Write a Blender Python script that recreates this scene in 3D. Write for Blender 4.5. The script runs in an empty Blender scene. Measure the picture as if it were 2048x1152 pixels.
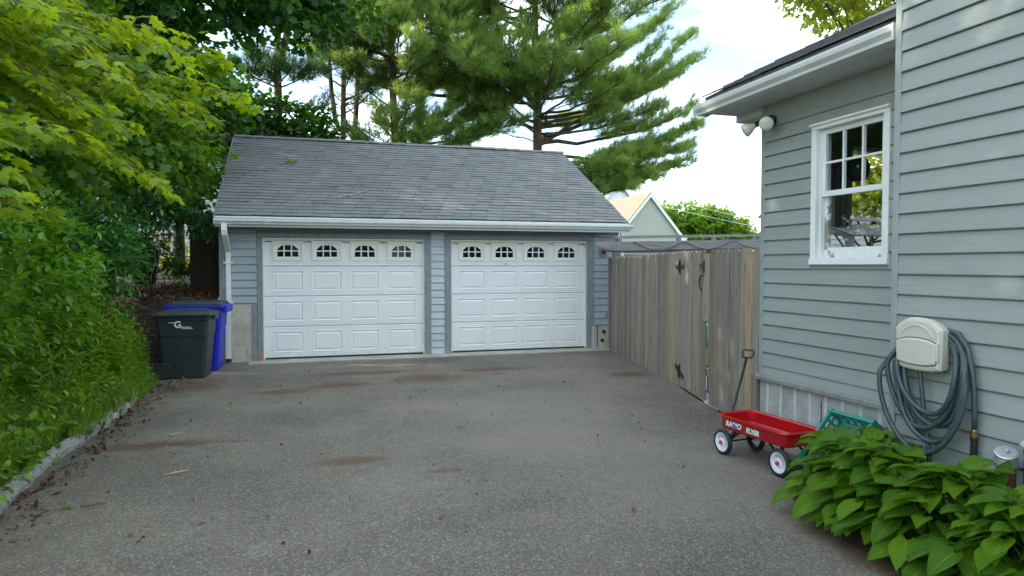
import bpy, math, random
import numpy as np
from mathutils import Vector, Matrix, Quaternion

random.seed(11)
RNG = np.random.default_rng(11)
R = math.radians
SC = bpy.context.scene
COL = SC.collection

# ------------------------------------------------------------------ camera, sky, sun, exposure
cam_d = bpy.data.cameras.new('camera')
cam_d.sensor_width = 36.0
cam_d.lens = 24.08
cam_d.clip_start = 0.05
cam_d.clip_end = 900.0
cam = bpy.data.objects.new('camera', cam_d)
COL.objects.link(cam)
cam.location = (0, 0, 1.66)
cam.rotation_euler = (R(90 - 1.917), 0, R(-16.9))
SC.camera = cam

SUN_EL, SUN_AZ = 24.0, -72.0          # azimuth from +Y, clockwise
world = bpy.data.worlds.new('World')
SC.world = world
world.use_nodes = True
wt = world.node_tree
wt.nodes.clear()
w_out = wt.nodes.new('ShaderNodeOutputWorld')
w_bg = wt.nodes.new('ShaderNodeBackground')
w_bg.inputs['Strength'].default_value = 0.12
w_sky = wt.nodes.new('ShaderNodeTexSky')
w_sky.sky_type = 'NISHITA'
w_sky.sun_disc = False
w_sky.sun_elevation = R(SUN_EL)
w_sky.sun_rotation = R(SUN_AZ)
w_sky.air_density = 1.0
w_sky.dust_density = 0.6
w_tc = wt.nodes.new('ShaderNodeTexCoord')
w_map = wt.nodes.new('ShaderNodeMapping')
w_map.inputs['Scale'].default_value = (1.6, 1.6, 5.0)
w_map.inputs['Location'].default_value = (6.8, 3.6, 1.48)
w_noi = wt.nodes.new('ShaderNodeTexNoise')
w_noi.inputs['Scale'].default_value = 1.3
w_noi.inputs['Detail'].default_value = 5.0
w_noi.inputs['Roughness'].default_value = 0.55
w_rmp = wt.nodes.new('ShaderNodeValToRGB')
w_rmp.color_ramp.elements[0].position = 0.43
w_rmp.color_ramp.elements[0].color = (0.06, 0.06, 0.06, 1)
w_rmp.color_ramp.elements[1].position = 0.68
w_rmp.color_ramp.elements[1].color = (1, 1, 1, 1)
w_mix = wt.nodes.new('ShaderNodeMix')
w_mix.data_type = 'RGBA'
w_mix.inputs[7].default_value = (11.8, 13.4, 13.9, 1)      # sunlit thin cloud
wl = wt.links.new
wl(w_tc.outputs['Generated'], w_map.inputs['Vector'])
wl(w_map.outputs['Vector'], w_noi.inputs['Vector'])
wl(w_noi.outputs['Fac'], w_rmp.inputs['Fac'])
wl(w_rmp.outputs['Color'], w_mix.inputs[0])
wl(w_sky.outputs['Color'], w_mix.inputs[6])
wl(w_mix.outputs[2], w_bg.inputs['Color'])
wl(w_bg.outputs['Background'], w_out.inputs['Surface'])

sun_d = bpy.data.lights.new('sun', 'SUN')
sun_d.energy = 3.0
sun_d.angle = R(0.6)
sun_d.color = (1.0, 0.88, 0.68)
sun = bpy.data.objects.new('sun', sun_d)
COL.objects.link(sun)
S_DIR = Vector((math.sin(R(SUN_AZ)) * math.cos(R(SUN_EL)), math.cos(R(SUN_AZ)) * math.cos(R(SUN_EL)), math.sin(R(SUN_EL))))
sun.rotation_euler = S_DIR.to_track_quat('Z', 'Y').to_euler()
sun.location = S_DIR * 60

vs = SC.view_settings
vs.view_transform = 'Standard'
vs.look = 'None'
vs.exposure = 1.70
vs.gamma = 1.0
vs.use_curve_mapping = False
SC.cycles.max_bounces = 8
SC.cycles.transparent_max_bounces = 12
SC.cycles.use_denoising = True

# ------------------------------------------------------------------ materials
def new_mat(name):
    m = bpy.data.materials.new(name)
    m.use_nodes = True
    nt = m.node_tree
    nt.nodes.clear()
    out = nt.nodes.new('ShaderNodeOutputMaterial')
    bs = nt.nodes.new('ShaderNodeBsdfPrincipled')
    nt.links.new(bs.outputs[0], out.inputs['Surface'])
    return m, nt, bs, out

def N(nt, typ, **kw):
    n = nt.nodes.new(typ)
    for k, v in kw.items():
        if k in n.inputs:
            n.inputs[k].default_value = v
        else:
            setattr(n, k, v)
    return n

def mixc(nt, fac, a, b, mode='MIX'):
    n = nt.nodes.new('ShaderNodeMix')
    n.data_type = 'RGBA'
    n.blend_type = mode
    for i, v in ((0, fac), (6, a), (7, b)):
        if isinstance(v, bpy.types.NodeSocket):
            nt.links.new(v, n.inputs[i])
        else:
            n.inputs[i].default_value = v if i == 0 else (*v[:3], 1)
    return n.outputs[2]

def mth(nt, op, a, b=None, c=None, clamp=False):
    n = nt.nodes.new('ShaderNodeMath')
    n.operation = op
    n.use_clamp = clamp
    for i, v in enumerate((a, b, c)):
        if v is None:
            continue
        if isinstance(v, bpy.types.NodeSocket):
            nt.links.new(v, n.inputs[i])
        else:
            n.inputs[i].default_value = v
    return n.outputs[0]

def ramp(nt, fac, p0, p1, c0=(0, 0, 0), c1=(1, 1, 1)):
    n = nt.nodes.new('ShaderNodeValToRGB')
    e = n.color_ramp.elements
    e[0].position, e[1].position = p0, p1
    e[0].color, e[1].color = (*c0, 1), (*c1, 1)
    nt.links.new(fac, n.inputs['Fac'])
    return n.outputs['Color']

def coords(nt, scale=(1, 1, 1), rnd=True, kind='Object'):
    tc = nt.nodes.new('ShaderNodeTexCoord')
    mp = nt.nodes.new('ShaderNodeMapping')
    mp.inputs['Scale'].default_value = scale
    nt.links.new(tc.outputs[kind], mp.inputs['Vector'])
    if rnd:
        oi = nt.nodes.new('ShaderNodeObjectInfo')
        k = mth(nt, 'MULTIPLY', oi.outputs['Random'], 37.0)
        cb = nt.nodes.new('ShaderNodeCombineXYZ')
        for i in range(3):
            nt.links.new(k, cb.inputs[i])
        nt.links.new(cb.outputs[0], mp.inputs['Location'])
    return mp.outputs['Vector']

def noise(nt, vec, scale, detail=4.0, rough=0.55, dist=0.0):
    n = N(nt, 'ShaderNodeTexNoise', Scale=scale, Detail=detail, Roughness=rough, Distortion=dist)
    nt.links.new(vec, n.inputs['Vector'])
    return n.outputs['Fac']

def bump(nt, bs, h, strength=0.3, dist=0.01):
    b = N(nt, 'ShaderNodeBump', Strength=strength, Distance=dist)
    nt.links.new(h, b.inputs['Height'])
    nt.links.new(b.outputs[0], bs.inputs['Normal'])

def plain(name, col, rough=0.5, var=0.12, scale=6.0, stretch=(1, 1, 1), objvar=0.0, bmp=0.0, bdist=0.004, metal=0.0, spec=0.5, dirt=None, dirt_at=(0.55, 0.8), dirt_amt=0.6):
    m, nt, bs, out = new_mat(name)
    v = coords(nt, stretch)
    f = noise(nt, v, scale)
    a = tuple(c * (1 - var) for c in col)
    b = tuple(min(1, c * (1 + var)) for c in col)
    c = ramp(nt, f, 0.3, 0.7, a, b)
    if objvar:
        oi = nt.nodes.new('ShaderNodeObjectInfo')
        g = ramp(nt, oi.outputs['Random'], 0.0, 1.0, (1 - objvar,) * 3, (1 + objvar * 0.6,) * 3)
        c = mixc(nt, 1.0, c, g, 'MULTIPLY')
    if dirt:
        d = ramp(nt, noise(nt, v, scale * 0.45, 6.0, 0.65), *dirt_at)
        c = mixc(nt, mth(nt, 'MULTIPLY', d, dirt_amt), c, dirt)
    nt.links.new(c, bs.inputs['Base Color'])
    bs.inputs['Roughness'].default_value = rough
    bs.inputs['Metallic'].default_value = metal
    bs.inputs['Specular IOR Level'].default_value = spec
    if bmp:
        bump(nt, bs, noise(nt, v, scale * 3.0, 5.0), bmp, bdist)
    return m

def leaf_mat(name, dark, light, trans_col, tfac=0.4, rough=0.45, spec=0.35):
    m, nt, bs, out = new_mat(name)
    at = N(nt, 'ShaderNodeAttribute', attribute_name='rnd')
    oi = nt.nodes.new('ShaderNodeObjectInfo')
    r = mth(nt, 'FRACT', mth(nt, 'ADD', at.outputs['Fac'], oi.outputs['Random']))
    c = ramp(nt, r, 0.0, 1.0, tuple(x * 0.8 for x in dark), tuple(x * 1.08 for x in light))
    tc2 = mixc(nt, r, tuple(x * 0.75 for x in trans_col), trans_col)
    nt.links.new(c, bs.inputs['Base Color'])
    bs.inputs['Roughness'].default_value = rough
    bs.inputs['Specular IOR Level'].default_value = spec
    tr = nt.nodes.new('ShaderNodeBsdfTranslucent')
    nt.links.new(tc2, tr.inputs['Color'])
    mx = nt.nodes.new('ShaderNodeMixShader')
    mx.inputs[0].default_value = tfac
    nt.links.new(bs.outputs[0], mx.inputs[1])
    nt.links.new(tr.outputs[0], mx.inputs[2])
    nt.links.new(mx.outputs[0], out.inputs['Surface'])
    return m

MT = {}
MT['garage_paint'] = plain('garage_paint', (0.33, 0.385, 0.42), 0.55, 0.10, 9, (0.6, 1, 6), 0.05, 0.12, 0.002, dirt=(0.30, 0.34, 0.37), dirt_amt=0.35)
MT['garage_trim'] = plain('garage_trim', (0.215, 0.255, 0.280), 0.55, 0.22, 7, (4, 1, 1), 0.05, 0.2, 0.003, dirt=(0.30, 0.33, 0.35), dirt_amt=0.6)
MT['garage_faded'] = plain('garage_faded', (0.47, 0.53, 0.57), 0.6, 0.10, 9, (0.6, 1, 6), 0.06, 0.12, 0.002, dirt=(0.36, 0.41, 0.45), dirt_amt=0.5)
MT['house_paint'] = plain('house_paint', (0.278, 0.312, 0.297), 0.42, 0.06, 7, (0.5, 1, 9), 0.05, 0.30, 0.003)
MT['house_trim'] = plain('house_trim', (0.265, 0.305, 0.305), 0.5, 0.08, 6, (1, 1, 1), 0.03, 0.06, 0.002)
MT['skirt'] = plain('skirt', (0.22, 0.225, 0.215), 0.6, 0.15, 6, (1, 4, 1), 0.0, 0.15, 0.003)
MT['parge_light'] = plain('parge_light', (0.46, 0.48, 0.47), 0.8, 0.15, 30, (1, 1, 1), 0, 0.3, 0.004)
MT['white_paint'] = plain('white_paint', (0.76, 0.79, 0.78), 0.42, 0.04, 5, bmp=0.04, dirt=(0.45, 0.47, 0.45), dirt_at=(0.6, 0.85), dirt_amt=0.35)
MT['door_white'] = plain('door_white', (0.80, 0.825, 0.83), 0.38, 0.025, 2.5, (1, 1, 6), 0.01, 0.06, 0.001, dirt=(0.62, 0.66, 0.64), dirt_at=(0.58, 0.85), dirt_amt=0.3)
def door_paint():
    m, nt, bs, out = new_mat('door_white')
    v = coords(nt, (1, 1, 1))
    raw = coords(nt, rnd=False)
    sx = nt.nodes.new('ShaderNodeSeparateXYZ')
    nt.links.new(raw, sx.inputs[0])
    c = ramp(nt, noise(nt, v, 1.6, 4), 0.3, 0.7, (0.775, 0.80, 0.805), (0.825, 0.845, 0.845))
    low = mth(nt, 'SUBTRACT', 1.0, mth(nt, 'MULTIPLY', sx.outputs[2], 1.5), clamp=True)
    sp = ramp(nt, noise(nt, v, 26, 6, 0.7), 0.50, 0.66)
    c = mixc(nt, mth(nt, 'MULTIPLY', mth(nt, 'MULTIPLY', low, low), mth(nt, 'ADD', mth(nt, 'MULTIPLY', sp, 0.55), 0.12)), c, (0.42, 0.40, 0.34))
    st = coords(nt, (7, 1, 0.5))
    run = ramp(nt, noise(nt, st, 2.2, 5, 0.6), 0.60, 0.78)
    c = mixc(nt, mth(nt, 'MULTIPLY', run, 0.14), c, (0.45, 0.47, 0.43))
    nt.links.new(c, bs.inputs['Base Color'])
    bs.inputs['Roughness'].default_value = 0.40
    bump(nt, bs, noise(nt, coords(nt, (1.5, 1, 40)), 6, 3), 0.10, 0.001)
    return m
MT['door_white'] = door_paint()
MT['cream'] = plain('cream', (0.80, 0.78, 0.66), 0.45, 0.04, 5)
MT['gutter'] = plain('gutter', (0.64, 0.67, 0.67), 0.35, 0.06, 3, (3, 1, 1), bmp=0.05, dirt=(0.30, 0.32, 0.30), dirt_at=(0.58, 0.8), dirt_amt=0.4)
MT['soffit'] = plain('soffit', (0.56, 0.57, 0.56), 0.5, 0.05, 6)
MT['cap_grey'] = plain('cap_grey', (0.42, 0.44, 0.44), 0.5, 0.1, 8)
MT['galv'] = plain('galv', (0.42, 0.44, 0.45), 0.45, 0.12, 18, metal=0.6)
MT['rust'] = plain('rust', (0.10, 0.042, 0.024), 0.8, 0.4, 22, bmp=0.3)
MT['black_metal'] = plain('black_metal', (0.014, 0.016, 0.018), 0.42, 0.2, 12)
MT['black_plastic'] = plain('black_plastic', (0.02, 0.022, 0.024), 0.45, 0.2, 10, bmp=0.05)
MT['bin_dark'] = plain('bin_dark', (0.022, 0.034, 0.037), 0.50, 0.2, 7, bmp=0.10, dirt=(0.07, 0.075, 0.07), dirt_at=(0.55, 0.9), dirt_amt=0.35)
MT['bin_lid'] = plain('bin_lid', (0.030, 0.040, 0.042), 0.48, 0.2, 7, bmp=0.1, dirt=(0.09, 0.09, 0.085), dirt_amt=0.35)
MT['bin_blue'] = plain('bin_blue', (0.010, 0.022, 0.46), 0.40, 0.12, 6, bmp=0.05)
MT['decal_white'] = plain('decal_white', (0.78, 0.80, 0.80), 0.6, 0.06, 30)
MT['rubber'] = plain('rubber', (0.016, 0.018, 0.022), 0.65, 0.2, 20)
MT['red_enamel'] = plain('red_enamel', (0.36, 0.006, 0.009), 0.22, 0.08, 6, spec=0.6)
MT['wheel_white'] = plain('wheel_white', (0.66, 0.66, 0.72), 0.4, 0.04, 14)
MT['hub_pink'] = plain('hub_pink', (0.55, 0.02, 0.09), 0.3, 0.05, 10)
MT['sticker_blue'] = plain('sticker_blue', (0.08, 0.14, 0.42), 0.4, 0.2, 60)
MT['crate_green'] = plain('crate_green', (0.012, 0.24, 0.165), 0.38, 0.12, 8, bmp=0.04)
MT['beige_plastic'] = plain('beige_plastic', (0.52, 0.51, 0.44), 0.48, 0.05, 7, bmp=0.04, dirt=(0.38, 0.37, 0.31), dirt_amt=0.4)
MT['hose'] = plain('hose', (0.040, 0.062, 0.066), 0.45, 0.2, 16, bmp=0.08)
MT['brass'] = plain('brass', (0.42, 0.26, 0.08), 0.35, 0.2, 20, metal=0.9)
MT['red_paint'] = plain('red_paint', (0.45, 0.02, 0.02), 0.4, 0.1, 10)
MT['lamp_glass'] = plain('lamp_glass', (0.66, 0.66, 0.55), 0.22, 0.06, 12)
MT['bark'] = plain('bark', (0.060, 0.046, 0.034), 0.9, 0.5, 9, (1, 1, 0.25), bmp=0.9, bdist=0.04)
MT['pine_bark'] = plain('pine_bark', (0.105, 0.072, 0.048), 0.9, 0.55, 8, (1, 1, 0.3), bmp=0.9, bdist=0.04)
MT['twig'] = plain('twig', (0.11, 0.07, 0.045), 0.85, 0.35, 12)
MT['pale_stick'] = plain('pale_stick', (0.36, 0.28, 0.18), 0.8, 0.25, 25)
MT['beige_siding'] = plain('beige_siding', (0.36, 0.375, 0.33), 0.6, 0.04, 3, objvar=0.03)
MT['far_white'] = plain('far_white', (0.66, 0.70, 0.76), 0.6, 0.05, 3, objvar=0.04)
MT['tan_roof'] = plain('tan_roof', (0.20, 0.165, 0.12), 0.85, 0.25, 8, objvar=0.15, bmp=0.3)
MT['grey_roof'] = plain('grey_roof', (0.12, 0.125, 0.135), 0.85, 0.25, 8, objvar=0.15, bmp=0.3)
MT['brown_house'] = plain('brown_house', (0.10, 0.055, 0.045), 0.7, 0.15, 4)
MT['deck_wood'] = plain('deck_wood', (0.34, 0.20, 0.09), 0.75, 0.2, 9, objvar=0.15)
MT['interior'] = plain('interior', (0.20, 0.20, 0.18), 0.8, 0.08, 3)
MT['curtain'] = plain('curtain', (0.17, 0.175, 0.17), 0.85, 0.12, 6, (6, 6, 0.4))
MT['lantern'] = plain('lantern', (0.045, 0.075, 0.068), 0.6, 0.15, 20)
MT['yellow_plastic'] = plain('yellow_plastic', (0.55, 0.30, 0.03), 0.4, 0.1, 10)
MT['crack'] = plain('crack', (0.035, 0.030, 0.026), 0.95, 0.3, 10)
MT['wire'] = plain('wire', (0.05, 0.05, 0.05), 0.6, 0.1, 5)
MT['dead_leaf'] = leaf_mat('dead_leaf', (0.040, 0.020, 0.012), (0.15, 0.078, 0.040), (0.25, 0.12, 0.04), 0.15, 0.8, 0.2)

MT['dry_needle'] = leaf_mat('dry_needle', (0.12, 0.045, 0.018), (0.33, 0.16, 0.07), (0.25, 0.12, 0.04), 0.12, 0.8, 0.2)

def asphalt_mat():
    m, nt, bs, out = new_mat('asphalt')
    v = coords(nt, rnd=False)
    big = noise(nt, v, 0.55, 5, 0.6)
    c = ramp(nt, big, 0.32, 0.70, (0.094, 0.082, 0.068), (0.178, 0.154, 0.126))
    vo = N(nt, 'ShaderNodeTexVoronoi', Scale=110.0)
    nt.links.new(v, vo.inputs['Vector'])
    sp = nt.nodes.new('ShaderNodeSeparateColor')
    nt.links.new(vo.outputs['Color'], sp.inputs[0])
    g = ramp(nt, sp.outputs[0], 0.0, 1.0, (0.66, 0.66, 0.66), (1.32, 1.31, 1.29))
    c = mixc(nt, 1.0, c, g, 'MULTIPLY')
    pale = ramp(nt, sp.outputs[1], 0.90, 0.95)
    c = mixc(nt, mth(nt, 'MULTIPLY', pale, 0.55), c, (0.34, 0.33, 0.31))
    vo2 = N(nt, 'ShaderNodeTexVoronoi', Scale=72.0)
    nt.links.new(v, vo2.inputs['Vector'])
    sp2 = nt.nodes.new('ShaderNodeSeparateColor')
    nt.links.new(vo2.outputs['Color'], sp2.inputs[0])
    pale2 = ramp(nt, sp2.outputs[2], 0.86, 0.94)
    c = mixc(nt, mth(nt, 'MULTIPLY', pale2, 0.24), c, (0.30, 0.29, 0.27))
    # silt and pine-needle stains of their own shapes
    sx = nt.nodes.new('ShaderNodeSeparateXYZ')
    nt.links.new(v, sx.inputs[0])
    blot = noise(nt, v, 2.6, 6, 0.7, 0.6)
    fine = noise(nt, v, 17.0, 6, 0.75, 0.8)
    blot = mth(nt, 'ADD', blot, mth(nt, 'MULTIPLY', mth(nt, 'SUBTRACT', fine, 0.5), 1.3))
    def patch(x, y, rx, ry):
        dx = mth(nt, 'DIVIDE', mth(nt, 'SUBTRACT', sx.outputs[0], x), rx)
        dy = mth(nt, 'DIVIDE', mth(nt, 'SUBTRACT', sx.outputs[1], y), ry)
        d = mth(nt, 'SQRT', mth(nt, 'ADD', mth(nt, 'MULTIPLY', dx, dx), mth(nt, 'MULTIPLY', dy, dy)))
        e = mth(nt, 'SUBTRACT', 1.25, d)
        return mth(nt, 'MULTIPLY', mth(nt, 'SUBTRACT', mth(nt, 'ADD', mth(nt, 'MULTIPLY', e, 0.75), blot), 0.70), 2.2, clamp=True)
    st = None
    for p in ((1.75, 9.95, 0.75, 0.55), (0.45, 9.7, 0.55, 0.28), (-0.25, 9.4, 0.40, 0.25), (0.9, 10.7, 1.0, 0.25), (2.9, 10.5, 0.8, 0.25), (-1.35, 6.95, 0.70, 0.20), (0.40, 5.9, 0.40, 0.16), (1.1, 5.4, 0.22, 0.08),
              (4.7, 9.4, 0.4, 0.3), (3.5, 4.0, 0.35, 0.5), (-1.5, 10.2, 0.6, 0.8), (3.1, 3.2, 0.25, 0.8)):
        s = patch(*p)
        st = s if st is None else mth(nt, 'MAXIMUM', st, s)
    c = mixc(nt, mth(nt, 'MULTIPLY', st, 0.82), c, (0.100, 0.056, 0.036))
    tan = None
    for p in ((3.5, 7.7, 0.35, 0.6), (1.2, 8.0, 0.8, 0.3), (2.2, 6.2, 1.2, 0.5)):
        s = patch(*p)
        tan = s if tan is None else mth(nt, 'MAXIMUM', tan, s)
    c = mixc(nt, mth(nt, 'MULTIPLY', tan, 0.30), c, (0.20, 0.155, 0.115))
    pale_mid = None  # soft patches that lighten the middle of the drive
    for p in ((2.1, 6.6, 2.0, 2.6), (3.0, 5.0, 1.3, 1.6)):
        s = patch(*p)
        pale_mid = s if pale_mid is None else mth(nt, 'MAXIMUM', pale_mid, s)
    c = mixc(nt, mth(nt, 'MULTIPLY', pale_mid, 0.22), c, (0.26, 0.235, 0.20))
    # darker, damp soil creeping in along the left kerb
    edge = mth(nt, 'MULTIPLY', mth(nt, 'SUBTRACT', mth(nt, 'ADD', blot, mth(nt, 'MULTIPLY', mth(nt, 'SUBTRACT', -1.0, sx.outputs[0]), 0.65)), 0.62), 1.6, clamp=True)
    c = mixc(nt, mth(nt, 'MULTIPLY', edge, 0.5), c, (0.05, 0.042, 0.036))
    nt.links.new(c, bs.inputs['Base Color'])
    bs.inputs['Roughness'].default_value = 0.85
    bs.inputs['Specular IOR Level'].default_value = 0.3
    bump(nt, bs, sp.outputs[0], 0.55, 0.006)
    return m
MT['asphalt'] = asphalt_mat()

def wood_mat(name, grey, tan, streak=1.0):
    m, nt, bs, out = new_mat(name)
    v = coords(nt, (14, 14, 0.8))
    f = noise(nt, v, 2.4, 6, 0.65, 0.4)
    oi = nt.nodes.new('ShaderNodeObjectInfo')
    wn = N(nt, 'ShaderNodeTexWhiteNoise', noise_dimensions='1D')
    nt.links.new(oi.outputs['Random'], wn.inputs['W'])
    t = mth(nt, 'MULTIPLY', mth(nt, 'POWER', wn.outputs['Value'], 3.0), 0.9)
    base = mixc(nt, t, grey, tan)
    dk = ramp(nt, f, 0.30, 0.72, (0.60, 0.60, 0.62), (1.18, 1.16, 1.12))
    c = mixc(nt, 1.0, base, dk, 'MULTIPLY')
    g = ramp(nt, oi.outputs['Random'], 0.0, 1.0, (0.66, 0.66, 0.68), (1.16, 1.15, 1.12))
    c = mixc(nt, 1.0, c, g, 'MULTIPLY')
    kn = N(nt, 'ShaderNodeTexVoronoi', Scale=1.0)
    v2 = coords(nt, (9, 9, 2.2))
    nt.links.new(v2, kn.inputs['Vector'])
    k = ramp(nt, kn.outputs['Distance'], 0.08, 0.22, (1, 1, 1), (0, 0, 0))
    c = mixc(nt, mth(nt, 'MULTIPLY', k, 0.75), c, tuple(x * 0.35 for x in tan))
    nt.links.new(c, bs.inputs['Base Color'])
    bs.inputs['Roughness'].default_value = 0.82
    bs.inputs['Specular IOR Level'].default_value = 0.25
    bump(nt, bs, f, 0.5, 0.006)
    return m
MT['fence_wood'] = wood_mat('fence_wood', (0.315, 0.290, 0.258), (0.38, 0.285, 0.175))
MT['dark_fence'] = wood_mat('dark_fence', (0.055, 0.044, 0.038), (0.075, 0.055, 0.045))

def wood_x_mat():
    m, nt, bs, out = new_mat('pergola_wood')
    v = coords(nt, (0.7, 9, 14))
    f = noise(nt, v, 2.2, 6, 0.65, 0.6)
    c = ramp(nt, f, 0.28, 0.72, (0.13, 0.125, 0.13), (0.30, 0.285, 0.285))
    nt.links.new(c, bs.inputs['Base Color'])
    bs.inputs['Roughness'].default_value = 0.85
    bump(nt, bs, f, 0.5, 0.006)
    return m
MT['pergola_wood'] = wood_x_mat()

def shingle_mat():
    m, nt, bs, out = new_mat('shingle')
    v = coords(nt)
    f = noise(nt, v, 90, 3, 0.7)
    b = noise(nt, v, 3.0, 4, 0.6)
    c = ramp(nt, f, 0.25, 0.75, (0.080, 0.082, 0.084), (0.215, 0.218, 0.22))
    c = mixc(nt, 1.0, c, ramp(nt, b, 0.3, 0.7, (0.86, 0.86, 0.86), (1.1, 1.1, 1.1)), 'MULTIPLY')
    oi = nt.nodes.new('ShaderNodeObjectInfo')
    at = N(nt, 'ShaderNodeAttribute', attribute_name='rnd')
    r = mth(nt, 'FRACT', mth(nt, 'ADD', at.outputs['Fac'], oi.outputs['Random']))
    c = mixc(nt, 1.0, c, ramp(nt, r, 0.0, 1.0, (0.90, 0.90, 0.91), (1.08, 1.08, 1.08)), 'MULTIPLY')
    nt.links.new(c, bs.inputs['Base Color'])
    bs.inputs['Roughness'].default_value = 0.9
    bump(nt, bs, f, 0.5, 0.004)
    return m
MT['shingle'] = shingle_mat()

def stone_mat(name, a, b, sc, bstr=0.6, dirt=None):
    m, nt, bs, out = new_mat(name)
    v = coords(nt)
    f = noise(nt, v, sc, 8, 0.7)
    c = ramp(nt, f, 0.3, 0.7, a, b)
    g = noise(nt, v, sc * 0.18, 4, 0.6)
    c = mixc(nt, 1.0, c, ramp(nt, g, 0.3, 0.7, (0.75, 0.75, 0.75), (1.12, 1.12, 1.12)), 'MULTIPLY')
    if dirt:
        d = ramp(nt, noise(nt, v, sc * 0.3, 6, 0.75), 0.56, 0.66)
        c = mixc(nt, mth(nt, 'MULTIPLY', d, 0.75), c, dirt)
    nt.links.new(c, bs.inputs['Base Color'])
    bs.inputs['Roughness'].default_value = 0.88
    bump(nt, bs, f, bstr, 0.012)
    return m
MT['granite'] = stone_mat('granite', (0.13, 0.135, 0.13), (0.36, 0.365, 0.35), 30, 1.0, (0.06, 0.065, 0.04))
MT['concrete'] = stone_mat('concrete', (0.40, 0.37, 0.31), (0.56, 0.52, 0.43), 14, 0.25, (0.26, 0.235, 0.19))
MT['parge'] = stone_mat('parge', (0.31, 0.325, 0.31), (0.41, 0.42, 0.40), 30, 0.3)
MT['apron'] = stone_mat('apron', (0.34, 0.32, 0.27), (0.48, 0.46, 0.40), 20, 0.3, (0.22, 0.19, 0.15))
MT['soil'] = stone_mat('soil', (0.015, 0.010, 0.007), (0.044, 0.029, 0.019), 16, 1.0)
MT['gravel'] = stone_mat('gravel', (0.12, 0.125, 0.14), (0.42, 0.43, 0.46), 40, 1.0)
MT['lawn'] = stone_mat('lawn', (0.022, 0.042, 0.012), (0.050, 0.085, 0.022), 9, 0.8)

def glass_mat(name, tint, gloss=0.09):
    m, nt, bs, out = new_mat(name)
    nt.nodes.remove(bs)
    tr = N(nt, 'ShaderNodeBsdfTransparent', Color=(*tint, 1))
    gl = N(nt, 'ShaderNodeBsdfGlossy', Roughness=0.02)
    fr = N(nt, 'ShaderNodeFresnel', IOR=1.45)
    mx = nt.nodes.new('ShaderNodeMixShader')
    nt.links.new(mth(nt, 'MULTIPLY', fr.outputs[0], gloss * 10), mx.inputs[0])
    nt.links.new(tr.outputs[0], mx.inputs[1])
    nt.links.new(gl.outputs[0], mx.inputs[2])
    nt.links.new(mx.outputs[0], out.inputs['Surface'])
    return m
MT['glass'] = glass_mat('glass', (0.96, 0.98, 0.97), 0.010)
MT['dark_glass'] = plain('dark_glass', (0.008, 0.009, 0.010), 0.04, 0.1, 3, spec=0.75)

MT['maple_leaf'] = leaf_mat('maple_leaf', (0.050, 0.170, 0.010), (0.220, 0.310, 0.012), (0.50, 0.64, 0.018), 0.45)
MT['dark_maple'] = leaf_mat('dark_maple', (0.014, 0.070, 0.014), (0.042, 0.135, 0.018), (0.10, 0.28, 0.012), 0.36)
MT['wood_leaf'] = leaf_mat('wood_leaf', (0.034, 0.115, 0.012), (0.105, 0.225, 0.014), (0.26, 0.48, 0.016), 0.38)
MT['shrub_leaf'] = leaf_mat('shrub_leaf', (0.040, 0.150, 0.018), (0.140, 0.300, 0.022), (0.22, 0.46, 0.02), 0.36, 0.4)
MT['shrub_dark'] = leaf_mat('shrub_dark', (0.018, 0.092, 0.026), (0.058, 0.180, 0.036), (0.11, 0.30, 0.025), 0.30, 0.38)
MT['weed_leaf'] = leaf_mat('weed_leaf', (0.046, 0.155, 0.016), (0.165, 0.310, 0.022), (0.32, 0.54, 0.02), 0.38)
MT['grass_blade'] = leaf_mat('grass_blade', (0.050, 0.140, 0.014), (0.180, 0.290, 0.030), (0.30, 0.46, 0.03), 0.34)
MT['pine_needle'] = leaf_mat('pine_needle', (0.080, 0.195, 0.062), (0.27, 0.385, 0.085), (0.44, 0.60, 0.10), 0.46, 0.5)
MT['pine_dark'] = leaf_mat('pine_dark', (0.026, 0.090, 0.036), (0.075, 0.165, 0.046), (0.13, 0.27, 0.05), 0.32, 0.5)
MT['bright_leaf'] = leaf_mat('bright_leaf', (0.14, 0.20, 0.016), (0.26, 0.31, 0.022), (0.55, 0.58, 0.04), 0.45)
MT['far_leaf'] = leaf_mat('far_leaf', (0.070, 0.190, 0.012), (0.160, 0.290, 0.016), (0.34, 0.52, 0.02), 0.38)

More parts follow.
